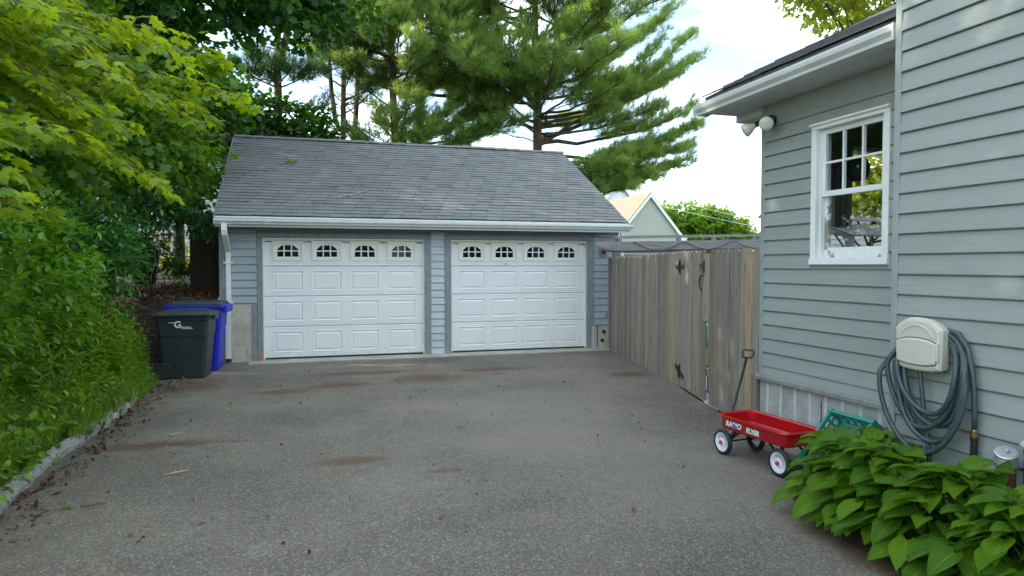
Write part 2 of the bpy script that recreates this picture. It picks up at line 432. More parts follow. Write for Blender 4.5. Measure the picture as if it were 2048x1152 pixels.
def hosta_mat():
    m, nt, bs, out = new_mat('hosta_leaf')
    at = N(nt, 'ShaderNodeAttribute', attribute_name='vein')
    oi = nt.nodes.new('ShaderNodeObjectInfo')
    wv = mth(nt, 'SINE', mth(nt, 'MULTIPLY', at.outputs['Fac'], 62.0))
    mid = mth(nt, 'SUBTRACT', 1.0, mth(nt, 'MULTIPLY', mth(nt, 'ABSOLUTE', at.outputs['Fac']), 9.0), clamp=True)
    c = ramp(nt, oi.outputs['Random'], 0.0, 1.0, (0.018, 0.088, 0.003), (0.112, 0.240, 0.005))
    v = coords(nt)
    c = mixc(nt, 1.0, c, ramp(nt, noise(nt, v, 14, 3), 0.3, 0.7, (0.82, 0.86, 0.8), (1.12, 1.08, 1.1)), 'MULTIPLY')
    c = mixc(nt, mth(nt, 'MULTIPLY', mth(nt, 'ADD', wv, 1.0), 0.16), c, (0.17, 0.30, 0.03))
    c = mixc(nt, mth(nt, 'MULTIPLY', mid, 0.5), c, (0.20, 0.36, 0.05))
    nt.links.new(c, bs.inputs['Base Color'])
    bs.inputs['Roughness'].default_value = 0.40
    bs.inputs['Specular IOR Level'].default_value = 0.30
    bump(nt, bs, wv, 0.5, 0.006)
    tr = nt.nodes.new('ShaderNodeBsdfTranslucent')
    tr.inputs['Color'].default_value = (0.24, 0.50, 0.010, 1)
    mx = nt.nodes.new('ShaderNodeMixShader')
    mx.inputs[0].default_value = 0.30
    nt.links.new(bs.outputs[0], mx.inputs[1])
    nt.links.new(tr.outputs[0], mx.inputs[2])
    nt.links.new(mx.outputs[0], out.inputs['Surface'])
    return m
MT['hosta_leaf'] = hosta_mat()

# ------------------------------------------------------------------ mesh helpers
class MB:
    """Collects faces; build() links them as one mesh object."""
    def __init__(s):
        s.v, s.f = [], []

    def add(s, verts, faces):
        n = len(s.v)
        s.v += [tuple(p) for p in verts]
        s.f += [tuple(i + n for i in f) for f in faces]
        return s

    def box(s, lo, hi):
        x0, y0, z0 = lo
        x1, y1, z1 = hi
        return s.add([(x0, y0, z0), (x1, y0, z0), (x1, y1, z0), (x0, y1, z0), (x0, y0, z1), (x1, y0, z1), (x1, y1, z1), (x0, y1, z1)],
                     [(0, 3, 2, 1), (4, 5, 6, 7), (0, 1, 5, 4), (1, 2, 6, 5), (2, 3, 7, 6), (3, 0, 4, 7)])

    def bar(s, a, b, w, h, up=(0, 0, 1)):
        a, b, up = Vector(a), Vector(b), Vector(up)
        d = (b - a).normalized()
        x = d.cross(up)
        if x.length < 1e-4:
            x = d.cross(Vector((1, 0, 0)))
        x.normalize()
        y = x.cross(d)
        vs_ = []
        for p in (a, b):
            for sx, sy in ((-1, -1), (1, -1), (1, 1), (-1, 1)):
                vs_.append(p + x * sx * w / 2 + y * sy * h / 2)
        return s.add(vs_, [(0, 1, 2, 3), (7, 6, 5, 4), (0, 4, 5, 1), (1, 5, 6, 2), (2, 6, 7, 3), (3, 7, 4, 0)])

    def tube(s, pts, rad, n=8, cap=True):
        pts = [Vector(p) for p in pts]
        rads = rad if isinstance(rad, (list, tuple)) else [rad] * len(pts)
        t0 = (pts[1] - pts[0]).normalized()
        x = t0.orthogonal().normalized()
        base = len(s.v)
        pt = t0
        for i, p in enumerate(pts):
            t = (pts[min(i + 1, len(pts) - 1)] - pts[max(i - 1, 0)])
            t = t.normalized() if t.length > 1e-9 else pt
            x = pt.rotation_difference(t) @ x
            pt = t
            y = t.cross(x)
            for k in range(n):
                a = 2 * math.pi * k / n
                s.v.append(tuple(p + (x * math.cos(a) + y * math.sin(a)) * rads[i]))
        for i in range(len(pts) - 1):
            for k in range(n):
                a, b = base + i * n + k, base + i * n + (k + 1) % n
                s.f.append((a, b, b + n, a + n))
        if cap:
            s.f.append(tuple(base + k for k in reversed(range(n))))
            s.f.append(tuple(base + (len(pts) - 1) * n + k for k in range(n)))
        return s

    def lathe(s, prof, c=(0, 0, 0), axis=(0, 0, 1), n=16, cap=True):
        """prof: (radius, height along axis)"""
        c, ax = Vector(c), Vector(axis).normalized()
        x = ax.orthogonal().normalized()
        y = ax.cross(x)
        base = len(s.v)
        for r, h in prof:
            for k in range(n):
                a = 2 * math.pi * k / n
                s.v.append(tuple(c + ax * h + (x * math.cos(a) + y * math.sin(a)) * max(r, 1e-4)))
        for i in range(len(prof) - 1):
            for k in range(n):
                a, b = base + i * n + k, base + i * n + (k + 1) % n
                s.f.append((a, b, b + n, a + n))
        if cap:
            s.f.append(tuple(base + k for k in reversed(range(n))))
            s.f.append(tuple(base + (len(prof) - 1) * n + k for k in range(n)))
        return s

    def sweep(s, prof, a, b, u, w):
        """closed 2-D profile (along u, w) extruded from a to b"""
        a, b, u, w = Vector(a), Vector(b), Vector(u), Vector(w)
        n = len(prof)
        vs_ = [p + u * q[0] + w * q[1] for p in (a, b) for q in prof]
        fs = [tuple(range(n - 1, -1, -1)), tuple(range(n, 2 * n))]
        fs += [(i, (i + 1) % n, (i + 1) % n + n, i + n) for i in range(n)]
        return s.add(vs_, fs)

    def loft(s, rings):
        n = len(rings[0])
        base = len(s.v)
        for r in rings:
            s.v += [tuple(p) for p in r]
        for i in range(len(rings) - 1):
            for k in range(n):
                a, b = base + i * n + k, base + i * n + (k + 1) % n
                s.f.append((a, b, b + n, a + n))
        s.f.append(tuple(base + k for k in reversed(range(n))))
        s.f.append(tuple(base + (len(rings) - 1) * n + k for k in range(n)))
        return s

    def mesh(s, name):
        me = bpy.data.meshes.new(name)
        me.from_pydata(s.v, [], s.f)
        me.update()
        return me

    def build(s, name, mat, parent=None, loc=None, bevel=0.0, smooth=False, fix=True):
        me = s.mesh(name)
        if fix:
            import bmesh
            bm = bmesh.new()
            bm.from_mesh(me)
            bmesh.ops.recalc_face_normals(bm, faces=bm.faces[:])
            bm.to_mesh(me)
            bm.free()
        return link(name, me, mat, parent, loc, bevel, smooth)

def link(name, me, mat, parent=None, loc=None, bevel=0.0, smooth=False):
    if mat is not None and not me.materials:
        me.materials.append(MT[mat] if isinstance(mat, str) else mat)
    if smooth:
        me.polygons.foreach_set('use_smooth', [True] * len(me.polygons))
    o = bpy.data.objects.new(name, me)
    COL.objects.link(o)
    if parent is not None:
        o.parent = parent
    if loc is not None:
        o.location = loc
    if bevel:
        b = o.modifiers.new('bevel', 'BEVEL')
        b.width = bevel
        b.segments = 2
        b.limit_method = 'ANGLE'
        b.angle_limit = R(50)
    return o

def tag(o, label=None, cat=None, group=None, kind=None):
    if label:
        o['label'] = label
    if cat:
        o['category'] = cat
    if group:
        o['group'] = group
    if kind:
        o['kind'] = kind
    return o

def thing(name, label, cat, loc=(0, 0, 0), rotz=0.0, group=None):
    o = bpy.data.objects.new(name, None)
    o.empty_display_size = 0.2
    COL.objects.link(o)
    o.location = loc
    o.rotation_euler = (0, 0, rotz)
    return tag(o, label, cat, group)

def struct(name, mb, mat, parent=None, **k):
    o = mb.build(name, mat, parent, **k)
    if parent is None:
        o['kind'] = 'structure'
    return o

def wobj(mb, root):
    """shift world-space verts into root's local frame (root not rotated)"""
    L = root.location
    mb.v = [(p[0] - L.x, p[1] - L.y, p[2] - L.z) for p in mb.v]
    return mb

def smoothstep(a, b, x):
    t = np.clip((x - a) / (b - a), 0, 1)
    return t * t * (3 - 2 * t)

# ---- scattered templates joined into one mesh (numpy)
def rot_from(forward, up):
    """(N,3) arrays -> (N,3,3) with columns x=side, y=forward, z=up"""
    f = forward / (np.linalg.norm(forward, axis=1, keepdims=True) + 1e-9)
    x = np.cross(f, up)
    x /= (np.linalg.norm(x, axis=1, keepdims=True) + 1e-9)
    z = np.cross(x, f)
    return np.stack([x, f, z], axis=2)

def scatter(name, tv, tf, pos, rot, scl, mat, parent=None, rnd=None):
    """tv (V,3), tf list of equal-length faces; pos (N,3), rot (N,3,3), scl (N,) or (N,3)"""
    tv = np.asarray(tv, float)
    tf = np.asarray(tf, int)
    n, V, F, k = len(pos), len(tv), len(tf), tf.shape[1]
    scl = np.asarray(scl, float)
    if scl.ndim == 1:
        scl = scl[:, None]
    loc = tv[None, :, :] * scl[:, None, :]
    co = np.einsum('nij,nvj->nvi', rot, loc) + pos[:, None, :]
    if parent is not None:
        co = co - np.array(parent.location)[None, None, :]
    idx = (tf[None] + (np.arange(n) * V)[:, None, None]).reshape(-1)
    me = bpy.data.meshes.new(name)
    me.vertices.add(n * V)
    me.vertices.foreach_set('co', co.reshape(-1).astype(np.float32))
    me.loops.add(n * F * k)
    me.loops.foreach_set('vertex_index', idx.astype(np.int32))
    me.polygons.add(n * F)
    me.polygons.foreach_set('loop_start', (np.arange(n * F) * k).astype(np.int32))
    me.update(calc_edges=True)
    at = me.attributes.new('rnd', 'FLOAT', 'POINT')
    if rnd is None:
        rnd = RNG.random(n)
    at.data.foreach_set('value', np.repeat(rnd, V).astype(np.float32))
    return link(name, me, mat, parent)

def unit(n):
    v = RNG.normal(size=(n, 3))
    return v / np.linalg.norm(v, axis=1, keepdims=True)

# leaf templates, lying in XY, stalk at origin, growing along +Y
def maple_template():
    half = [(0.0, 0.0), (0.10, -0.06), (0.30, -0.10), (0.26, 0.08), (0.52, 0.16), (0.44, 0.30), (0.60, 0.52), (0.36, 0.50), (0.22, 0.52), (0.26, 0.74), (0.10, 0.78), (0.0, 1.0)]
    pts = half + [(-x, y) for x, y in reversed(half[1:-1])]
    v = [(x, y, -0.22 * (x * x) - 0.16 * max(0, y - 0.45) ** 2 * 2 + (0.02 if i % 2 else -0.015)) for i, (x, y) in enumerate(pts)]
    c = len(v)
    v.append((0, 0.38, 0.05))
    f = [(c, i, (i + 1) % c) for i in range(c)]
    return np.array(v) * 1.0, f
MAPLE_V, MAPLE_F = maple_template()
# five-pointed cheap leaf for far maples
STAR_V = np.array([(0, 0, 0), (0.45, 0.1, -0.05), (0.25, 0.42, 0.02), (0.5, 0.6, -0.06), (0.0, 1.0, -0.06), (-0.5, 0.6, -0.06), (-0.25, 0.42, 0.02), (-0.45, 0.1, -0.05)])
STAR_F = [(0, 1, 2), (2, 3, 4), (0, 2, 4), (0, 4, 6), (6, 4, 5), (0, 6, 7)]
OVAL_V = np.array([(0, 0, 0), (0.26, 0.35, 0.05), (0.20, 0.72, 0.03), (0, 1, -0.06), (-0.20, 0.72, 0.03), (-0.26, 0.35, 0.05), (0, 0.5, -0.03)])
OVAL_F = [(6, 0, 1), (6, 1, 2), (6, 2, 3), (6, 3, 4), (6, 4, 5), (6, 5, 0)]
LANCE_V = np.array([(0, 0, 0), (0.085, 0.35, 0.10), (0.055, 0.72, 0.06), (0, 1, -0.10), (-0.055, 0.72, 0.06), (-0.085, 0.35, 0.10), (0, 0.45, 0.06)])
LANCE_F = OVAL_F

def pine_tuft(n=17, seed=3):
    r = np.random.default_rng(seed)
    v, f = [], []
    for i in range(n):
        a = 2 * math.pi * i / n + r.uniform(-.3, .3)
        sp = r.uniform(0.25, 0.95)
        d = np.array([math.cos(a) * sp, 1.0 - 0.35 * sp, math.sin(a) * sp])
        d /= np.linalg.norm(d)
        b = np.array([0, r.uniform(-0.5, 0.25), 0])
        side = np.cross(d, r.normal(size=3))
        side = side / np.linalg.norm(side) * 0.030
        k = len(v)
        v += [b - side, b + side, b + d * r.uniform(0.8, 1.1)]
        f.append((k, k + 1, k + 2))
    return np.array(v), f
TUFT_V, TUFT_F = pine_tuft()

def in_blobs(blobs, n, shell=0.35):
    """points in a union of ellipsoids, denser towards the outside; blobs (cx,cy,cz,rx,ry,rz)"""
    b = np.array(blobs, float)
    w = (b[:, 3] * b[:, 4] * b[:, 5]) ** (2 / 3)
    k = RNG.choice(len(b), n, p=w / w.sum())
    u = unit(n)
    r = RNG.random(n) ** shell
    return b[k, :3] + u * r[:, None] * b[k, 3:], u * r[:, None]

def clumped(blobs, nclump, per, spread, shell=0.3):
    c, u = in_blobs(blobs, nclump, shell)
    p = np.repeat(c, per, axis=0) + RNG.normal(size=(nclump * per, 3)) * np.array([spread, spread, spread * 0.6])
    return p, np.repeat(u, per, axis=0)

def leaf_rot(n, out, up_bias=1.0, droop=0.35):
    """leaf blades roughly flat, tips outward and down"""
    f = unit(n) * 0.7 + out * 0.9
    f[:, 2] -= droop
    up = unit(n) * 0.55 + np.array([0, 0, up_bias])
    return rot_from(f, up)

# ------------------------------------------------------------------ ground
def bank_h(x, y):
    """height of the wooded bank left of the drive and round behind the bins"""
    x, y = np.asarray(x, float), np.asarray(y, float)
    kx = -2.02 + 0.10 * smoothstep(7.0, 4.5, y)
    d = np.clip(kx - x, 0, None)
    side = 0.10 * smoothstep(0, 0.15, d) + 0.42 * np.clip(d - 0.15, 0, 2.6) + 0.16 * np.clip(d - 2.75, 0, 8)
    back = 1.12 * smoothstep(11.75, 12.7, y) * smoothstep(-1.30, -1.36, x) + 0.05 * np.clip(y - 12.8, 0, 10) * smoothstep(-1.30, -1.36, x)
    h = np.maximum(side, back)
    h = h + 0.035 * (np.sin(x * 3.1 + y * 1.7) + np.sin(y * 4.3 - x * 2.2)) * smoothstep(0.3, 1.2, d)
    return h

g = MB()
g.add([(-300, -250, -0.03), (300, -250, -0.03), (300, 450, -0.03), (-300, 450, -0.03)], [(0, 1, 2, 3)])
struct('ground', g, 'lawn')

nx, ny = 44, 72
xs = -2.02 - np.concatenate([np.linspace(-0.72, 0, 8), np.linspace(0.08, 1.2, 14), np.linspace(1.4, 12, 22)])
ys = np.concatenate([np.linspace(-4, 11.4, 44), np.linspace(11.6, 13.4, 14), np.linspace(13.8, 24, 14)])
XX, YY = np.meshgrid(xs, ys, indexing='ij')
ZZ = bank_h(XX, YY)
ZZ = np.where((ZZ < 0.02), -0.012, ZZ)
b = MB()
b.v = [tuple(p) for p in np.stack([XX, YY, ZZ], -1).reshape(-1, 3)]
b.f = [(i * ny + j, i * ny + j + 1, (i + 1) * ny + j + 1, (i + 1) * ny + j) for i in range(nx - 1) for j in range(ny - 1)
       if not (max(xs[i], xs[i + 1]) > -1.36 and ys[j + 1] > 12.3)]
struct('soil_bank', b, 'soil', smooth=True)

d = MB()
d.add([(-2.05, -9, 0), (4.2, -9, 0), (4.2, 5.6, 0), (4.6, 7.2, 0), (5.3, 9.9, 0), (5.80, 12.40, 0), (5.80, 12.56, 0), (-1.36, 12.56, 0), (-2.2, 12.3, 0), (-2.2, 7, 0)], [tuple(range(10))])
DRV = struct('driveway', d, 'asphalt')
cr_ = MB()
for (ax, ay, bx, by, n_) in ((-1.92, 7.02, 0.15, 6.78, 26), (-1.1, 6.93, -0.7, 6.55, 8), (-0.2, 6.85, 0.05, 7.1, 7)):
    pts_ = [(ax + (bx - ax) * k / n_ + random.uniform(-.02, .02), ay + (by - ay) * k / n_ + random.uniform(-.03, .03)) for k in range(n_ + 1)]
    for k in range(n_):
        (x0, y0), (x1, y1) = pts_[k], pts_[k + 1]
        w0 = random.uniform(0.0015, 0.0045)
        cr_.add([(x0, y0 - w0, 0.003), (x1, y1 - w0, 0.003), (x1, y1 + w0, 0.003), (x0, y0 + w0, 0.003)], [(0, 1, 2, 3)])
crk = cr_.build('crack', 'crack', DRV, fix=False)
crk['kind'] = 'stuff'
a = MB().box((-0.90, 12.14, -0.05), (5.72, 12.58, 0.022))
struct('concrete_apron', a, 'apron', bevel=0.008)
hbk = MB().add([(4.75, 6.4, 0.002), (9.0, 5.8, 0.002), (9.5, 13.5, 0.002), (6.1, 13.5, 0.002), (5.45, 9.9, 0.002), (5.0, 8.0, 0.002)], [tuple(range(6))])
struct('patio', hbk, 'soil')
gv = MB().add([(4.66, 6.6, 0.004), (4.95, 7.0, 0.006), (5.0, 8.0, 0.006), (4.85, 8.0, 0.004), (4.66, 7.30, 0.005), (4.57, 7.10, 0.004), (4.50, 6.75, 0.004)], [tuple(range(7))])
struct('gravel_strip', gv, 'gravel')
hb = MB()
hb.loft([[(3.05, -1, -0.01), (3.78, -1, -0.01), (3.78, 4.2, -0.01), (3.30, 4.1, -0.01), (3.08, 3.4, -0.01)], [(3.2, -1, 0.07), (3.78, -1, 0.08), (3.78, 4.1, 0.06), (3.45, 3.95, 0.05), (3.25, 3.3, 0.06)]])
struct('planting_bed', hb, 'soil')

# granite kerb, block by block
kerb = thing('kerb', None, None, (-2.0, 7.0, 0))
kerb['kind'] = 'structure'
y = 0.2
while y < 9.9:
    ln = random.uniform(0.55, 0.95)
    def kx(q):
        return -2.0 + 0.10 * float(smoothstep(7.0, 4.5, q)) - 0.05 * math.sin(q * 1.3)
    m_ = MB()
    rings = []
    nseg = 5
    for i in range(nseg + 1):
        q = y + 0.012 + (ln - 0.024) * i / nseg
        x0 = kx(q)
        j = lambda s=0.014: random.uniform(-s, s)
        w_, h_ = 0.115, 0.07 if y < 8.6 else 0.045
        rings.append([(x0 + 0.02 + j(), q + j(.005), -0.06), (x0 + 0.015 + j(), q, h_ * 0.55 + j()), (x0 - 0.025 + j(), q, h_ + j()), (x0 - w_ * 0.6 + j(), q, h_ + 0.012 + j()),
                      (x0 - w_ + j(), q, h_ * 0.7 + j()), (x0 - w_ - 0.01, q, -0.06)])
    m_.loft(rings)
    wobj(m_, kerb).build('kerb_stone', 'granite', kerb)
    y += ln

# ------------------------------------------------------------------ garage
GX0, GX1, GY, GB = -1.353, 6.0, 12.5, 18.9
RIDGE_Y, RIDGE_Z, EAVE_Y, EAVE_Z = 15.7, 4.40, 12.10, 2.475
GAR = thing('garage', 'grey clapboard two-door garage with grey shingle roof at the end of the driveway', 'garage', (2.32, 12.5, 0))
def gpart(mb, name, mat, parent=None, **k):
    return wobj(mb, GAR).build(name, mat, parent or GAR, **k)

EXPO = 0.1325
CLAP_CACHE = {}
def clap_mesh(length, key):
    k = (key, round(length, 3))
    if k not in CLAP_CACHE:
        mb = MB()
        h = EXPO + 0.022
        prof = [(0.0, 0.0), (0.0, h), (-0.002, h), (-0.002, EXPO - 0.010), (-0.012, EXPO - 0.011), (-0.027, 0.005), (-0.026, 0.0)]
        mb.sweep(prof, (0, 0, 0), (length, 0, 0), (0, 1, 0), (0, 0, 1))
        CLAP_CACHE[k] = mb.mesh('clapboard')
    return CLAP_CACHE[k]

def clapboards(root, mat, origin, direction, length, z0, z1, key):
    """boards along direction from origin; outward is the left-hand normal -Y for direction +X"""
    z = z0
    L = Vector(root.location)
    ang = math.atan2(direction[1], direction[0])
    while z < z1 - 0.02:
        me = clap_mesh(length, key)
        o = link('clapboard', me, mat, root)
        o.location = (origin[0] - L.x, origin[1] - L.y, z - L.z)
        o.rotation_euler = (0, 0, ang)
        z += EXPO

# shell behind the cladding (the doors close its openings)
wl_ = MB()
wl_.box((GX0 + 0.01, GY + 0.035, 0), (-0.70, GY + 0.16, 2.42)).box((2.14, GY + 0.035, 0), (2.60, GY + 0.16, 2.42)).box((5.36, GY + 0.035, 0), (GX1 - 0.01, GY + 0.16, 2.42))
wl_.box((-0.70, GY + 0.036, 2.16), (2.14, GY + 0.16, 2.42)).box((2.60, GY + 0.036, 2.16), (5.36, GY + 0.16, 2.42))
wl_.box((GX0, GY + 0.16, 0), (GX0 + 0.12, GB, 2.42)).box((GX1 - 0.12, GY + 0.16, 0), (GX1, GB, 2.42)).box((GX0 + 0.12, GB - 0.12, 0), (GX1 - 0.12, GB, 2.42))
gpart(wl_, 'wall', 'garage_paint')
for x0, x1 in ((GX0 + 0.001, GX0 + 0.119), (GX1 - 0.119, GX1 - 0.001)):
    gb = MB().sweep([(GY + 0.03, 2.42), (GB, 2.42), (RIDGE_Y, RIDGE_Z - 0.14)], (x0, 0, 0), (x1, 0, 0), (0, 1, 0), (0, 0, 1))
    gpart(gb, 'gable', 'garage_paint')
gpart(MB().box((GX0, GY - 0.012, 0), (-0.852, GY + 0.034, 1.005)), 'foundation', 'concrete')
fr = gpart(MB().box((5.585, GY - 0.012, 0), (GX1, GY + 0.034, 0.462)), 'foundation', 'concrete')
for px, pz in ((5.70, 0.34), (5.665, 0.165)):
    gpart(MB().lathe([(0.034, 0), (0.034, 0.03), (0.026, 0.031), (0.024, 0.006)], (px, GY - 0.012, pz), (0, -1, 0), 14), 'pipe_hole', 'black_plastic', fr)
clapboards(GAR, 'garage_paint', (-1.268, GY, 0), (1, 0), 0.500, 1.011, 2.26, 'gl')
clapboards(GAR, 'garage_faded', (2.240, GY, 0), (1, 0), 0.249, 0.072 - EXPO + 0.07, 2.26, 'gm')
clapboards(GAR, 'garage_paint', (5.492, GY, 0), (1, 0), 0.455, 0.476, 2.26, 'gr')
gpart(MB().box((GX0 - 0.012, GY - 0.026, 1.0), (-1.268, GY + 0.06, 2.40)), 'corner_board', 'garage_trim', bevel=0.003)
gpart(MB().box((5.947, GY - 0.026, 0.45), (GX1 + 0.012, GY + 0.06, 2.40)), 'corner_board', 'garage_trim', bevel=0.003)
for x0, x1, z0 in ((-0.768, -0.676, 0.03), (2.118, 2.240, 0.022), (2.489, 2.612, 0.022), (5.331, 5.430, 0.022)):
    gpart(MB().box((x0, GY - 0.034, z0), (x1, GY + 0.03, 2.130)), 'door_casing', 'garage_trim', bevel=0.004)
gpart(MB().box((5.4305, GY - 0.028, 0.462), (5.492, GY + 0.02, 2.130)), 'door_casing', 'garage_trim', bevel=0.004)
for x0, x1 in ((-0.768, 2.240), (2.489, 5.492)):
    gpart(MB().box((x0, GY - 0.034, 2.132), (x1, GY + 0.03, 2.218)), 'head_casing', 'garage_trim', bevel=0.004)
gpart(MB().box((-0.851, GY - 0.030, 0.02), (-0.770, GY + 0.03, 1.006)), 'trim_board', 'garage_trim', bevel=0.004)
dm = MB()
dm.loft([[(5.4320 + 0.001 * k, GY - 0.030 - random.uniform(0, .012), z), (5.492, GY - 0.034 - random.uniform(0, .02), z), (5.560 - random.uniform(0, .02), GY - 0.024, z), (5.560, GY + 0.01, z), (5.4325, GY + 0.01, z)] for k, z in enumerate((0.02, 0.1, 0.18, 0.24, 0.33, 0.461))])
tb = gpart(dm, 'trim_board', 'cap_grey')
tb['label'] = 'dented metal trim at the foot of the right casing'
gpart(MB().box((-0.772, GY - 0.040, 0.021), (-0.69, GY - 0.0345, 0.13)), 'bare_wood_patch', 'deck_wood')
gpart(MB().box((GX0 - 0.01, GY - 0.020, 2.262), (GX1 + 0.01, GY + 0.03, 2.330)), 'frieze_board', 'garage_trim')

# roof
slope = math.hypot(RIDGE_Y - EAVE_Y, RIDGE_Z - EAVE_Z)
su = Vector((0, (RIDGE_Y - EAVE_Y) / slope, (RIDGE_Z - EAVE_Z) / slope))
sn = Vector((0, -su.z, su.y))
RX0, RX1 = -1.385, 6.045
rf = MB()
for sgn in (1, -1):
    e = Vector((0, EAVE_Y if sgn > 0 else 2 * RIDGE_Y - EAVE_Y, EAVE_Z - 0.012))
    t = Vector((0, RIDGE_Y, RIDGE_Z - 0.012))
    dn = Vector((0, 0, -0.09))
    rf.add([(RX0, *e.yz), (RX1, *e.yz), (RX1, *t.yz), (RX0, *t.yz), (RX0, *(e + dn).yz), (RX1, *(e + dn).yz), (RX1, *(t + dn).yz), (RX0, *(t + dn).yz)],
           [(0, 1, 2, 3), (7, 6, 5, 4), (0, 4, 5, 1), (0, 3, 7, 4), (1, 5, 6, 2)])
ROOF = gpart(rf, 'roof', 'grey_roof')
COURSE, TAB = 0.137, 0.305
ncourse = int(slope / COURSE)
tabs = []
def tab_geo(w, lift, shrink):
    """a tab lying up-slope: local x along eave, y up-slope, z off the deck"""
    h = COURSE + 0.03
    t = 0.013
    return [(shrink, 0, lift), (w - shrink, 0, lift), (w - shrink, h, 0.001), (shrink, h, 0.001), (shrink, 0, lift + t), (w - shrink, 0, lift + t), (w - shrink, h, t * .6), (shrink, h, t * .6)]
TABF = [(4, 5, 6, 7), (0, 4, 7, 3), (1, 2, 6, 5), (0, 1, 5, 4)]
roofM = Matrix((Vector((1, 0, 0)), su, sn)).transposed()
for c in range(ncourse):
    off = (c % 6) * TAB / 6 * 5 + random.uniform(-.02, .02)
    x = RX0 - (off % TAB)
    while x < RX1:
        x0, x1 = max(x, RX0), min(x + TAB, RX1)
        if x1 - x0 > 0.03:
            tabs.append((c, x0, x1))
        x += TAB
tab_meshes = {}
rest_v, rest_f, rest_r = [], [], []
lr = list(range(len(tabs)))
for i, (c, x0, x1) in enumerate(tabs):
    base = Vector((x0, EAVE_Y, EAVE_Z)) + su * (c * COURSE - 0.01)
    lift = 0.006 + random.choice((0, 0, 0.002, 0.004, 0.007))
    if i < 300:
        key = (round(x1 - x0, 3), lift)
        if key not in tab_meshes:
            tab_meshes[key] = MB().add(tab_geo(x1 - x0, lift, 0.0035), TABF).mesh('shingle')
        o = link('shingle', tab_meshes[key], 'shingle', ROOF)
        o.location = base - Vector(GAR.location)
        o.rotation_euler = roofM.to_euler()
    else:
        n0 = len(rest_v)
        for p in tab_geo(x1 - x0, lift, 0.0035):
            rest_v.append(tuple(base + roofM @ Vector(p) - Vector(GAR.location)))
        rest_f += [tuple(k + n0 for k in f) for f in TABF]
        rest_r += [random.random()] * 8
me = bpy.data.meshes.new('upper_shingles')
me.from_pydata(rest_v, [], rest_f)
at = me.attributes.new('rnd', 'FLOAT', 'POINT')
at.data.foreach_set('value', rest_r)
o = link('upper_shingles', me, 'shingle', ROOF)
o['kind'] = 'stuff'
x = RX0
while x < RX1 - 0.05:
    w = min(0.30, RX1 - x)
    rc = MB()
    z = RIDGE_Z + 0.016 + 0.006 * math.sin(x * 2.1) + random.uniform(0, 0.003)
    prof = [(-0.15, -0.050), (0, 0.012), (0.15, -0.050), (0.15, -0.062), (0, -0.002), (-0.15, -0.062)]
    rc.sweep(prof, (x, RIDGE_Y, z), (x + w + 0.02, RIDGE_Y, z + 0.009), (0, 1, 0), (0, 0, 1))
    gpart(rc, 'ridge_cap', 'shingle', ROOF)
    x += w
for xx in (RX0 - 0.022, RX1 - 0.002):
    rk = MB()
    e0, t0 = Vector((xx, EAVE_Y, EAVE_Z - 0.09)), Vector((xx, RIDGE_Y, RIDGE_Z - 0.09))
    e2 = Vector((xx, 2 * RIDGE_Y - EAVE_Y, EAVE_Z - 0.09))
    for q in (e0, e2):
        up = Vector((0, 0, 0.076))
        dn = Vector((0, 0, -0.07))
        vv = [q + dn, q + up, t0 + up, t0 + dn]
        rk.add([tuple(p) for p in vv] + [tuple(p + Vector((0.022, 0, 0))) for p in vv], [(0, 1, 2, 3), (7, 6, 5, 4), (0, 4, 5, 1), (1, 5, 6, 2), (2, 6, 7, 3), (3, 7, 4, 0)])
    gpart(rk, 'rake_board', 'garage_trim')
gpart(MB().box((RX0, EAVE_Y + 0.002, 2.29), (RX1, EAVE_Y + 0.024, 2.432)), 'fascia', 'gutter')
gpart(MB().box((RX0, EAVE_Y + 0.024, 2.330), (RX1, GY + 0.03, 2.345)), 'soffit', 'garage_trim')
gut = [(0, 0), (0.005, 0), (0.005, -0.078), (0.055, -0.078), (0.058, -0.060), (0.085, -0.035), (0.088, -0.012), (0.075, -0.012), (0.075, 0), (0.102, 0.001), (0.102, -0.016), (0.098, -0.040), (0.068, -0.066), (0.064, -0.086), (0, -0.086)]
# K profile: u points out from the fascia
gpart(MB().sweep(gut, (-1.385, EAVE_Y, 2.418), (6.09, EAVE_Y, 2.430), (0, -1, 0), (0, 0, 1)), 'gutter', 'gutter')
gpart(MB().box((-1.389, EAVE_Y - 0.10, 2.335), (-1.3855, EAVE_Y, 2.418)), 'gutter_end_cap', 'gutter')
gpart(MB().box((6.0905, EAVE_Y - 0.10, 2.345), (6.094, EAVE_Y, 2.430)), 'gutter_end_cap', 'gutter')
gpart(MB().box((RX0, EAVE_Y - 0.012, 2.4335), (RX1, EAVE_Y + 0.03, 2.463)), 'drip_edge', 'gutter')
for xs_ in (-0.62, 0.95, 3.5):
    gpart(MB().box((xs_, EAVE_Y - 0.1045, 2.340), (xs_ + 0.012, EAVE_Y - 0.095, 2.42)), 'gutter_seam', 'galv')

def rect_tube(path, w, d_):
    """rectangular downspout following points in the YZ plane"""
    mb = MB()
    rings = []
    n = len(path)
    for i, p in enumerate(path):
        p = Vector(p)
        t = (Vector(path[min(i + 1, n - 1)]) - Vector(path[max(i - 1, 0)])).normalized()
        out = Vector((0, t.z, -t.y))
        if out.length < 1e-5:
            out = Vector((0, -1, 0))
        rings.append([p + Vector((sx * w / 2, 0, 0)) + out * (sy * d_ / 2) for sx, sy in ((-1, -1), (-.7, -1.12), (.7, -1.12), (1, -1), (1, 1), (-1, 1))])
    mb.loft(rings)
    return mb
DSX = -1.215
dp = gpart(rect_tube([(DSX - 0.02, 12.05, 2.34), (DSX - 0.02, 12.05, 2.24), (DSX - 0.018, 12.07, 2.17), (DSX - 0.01, 12.20, 2.06), (DSX - 0.003, 12.36, 1.95), (DSX, 12.43, 1.89), (DSX, 12.437, 1.80)], 0.085, 0.062), 'downspout', 'white_paint')
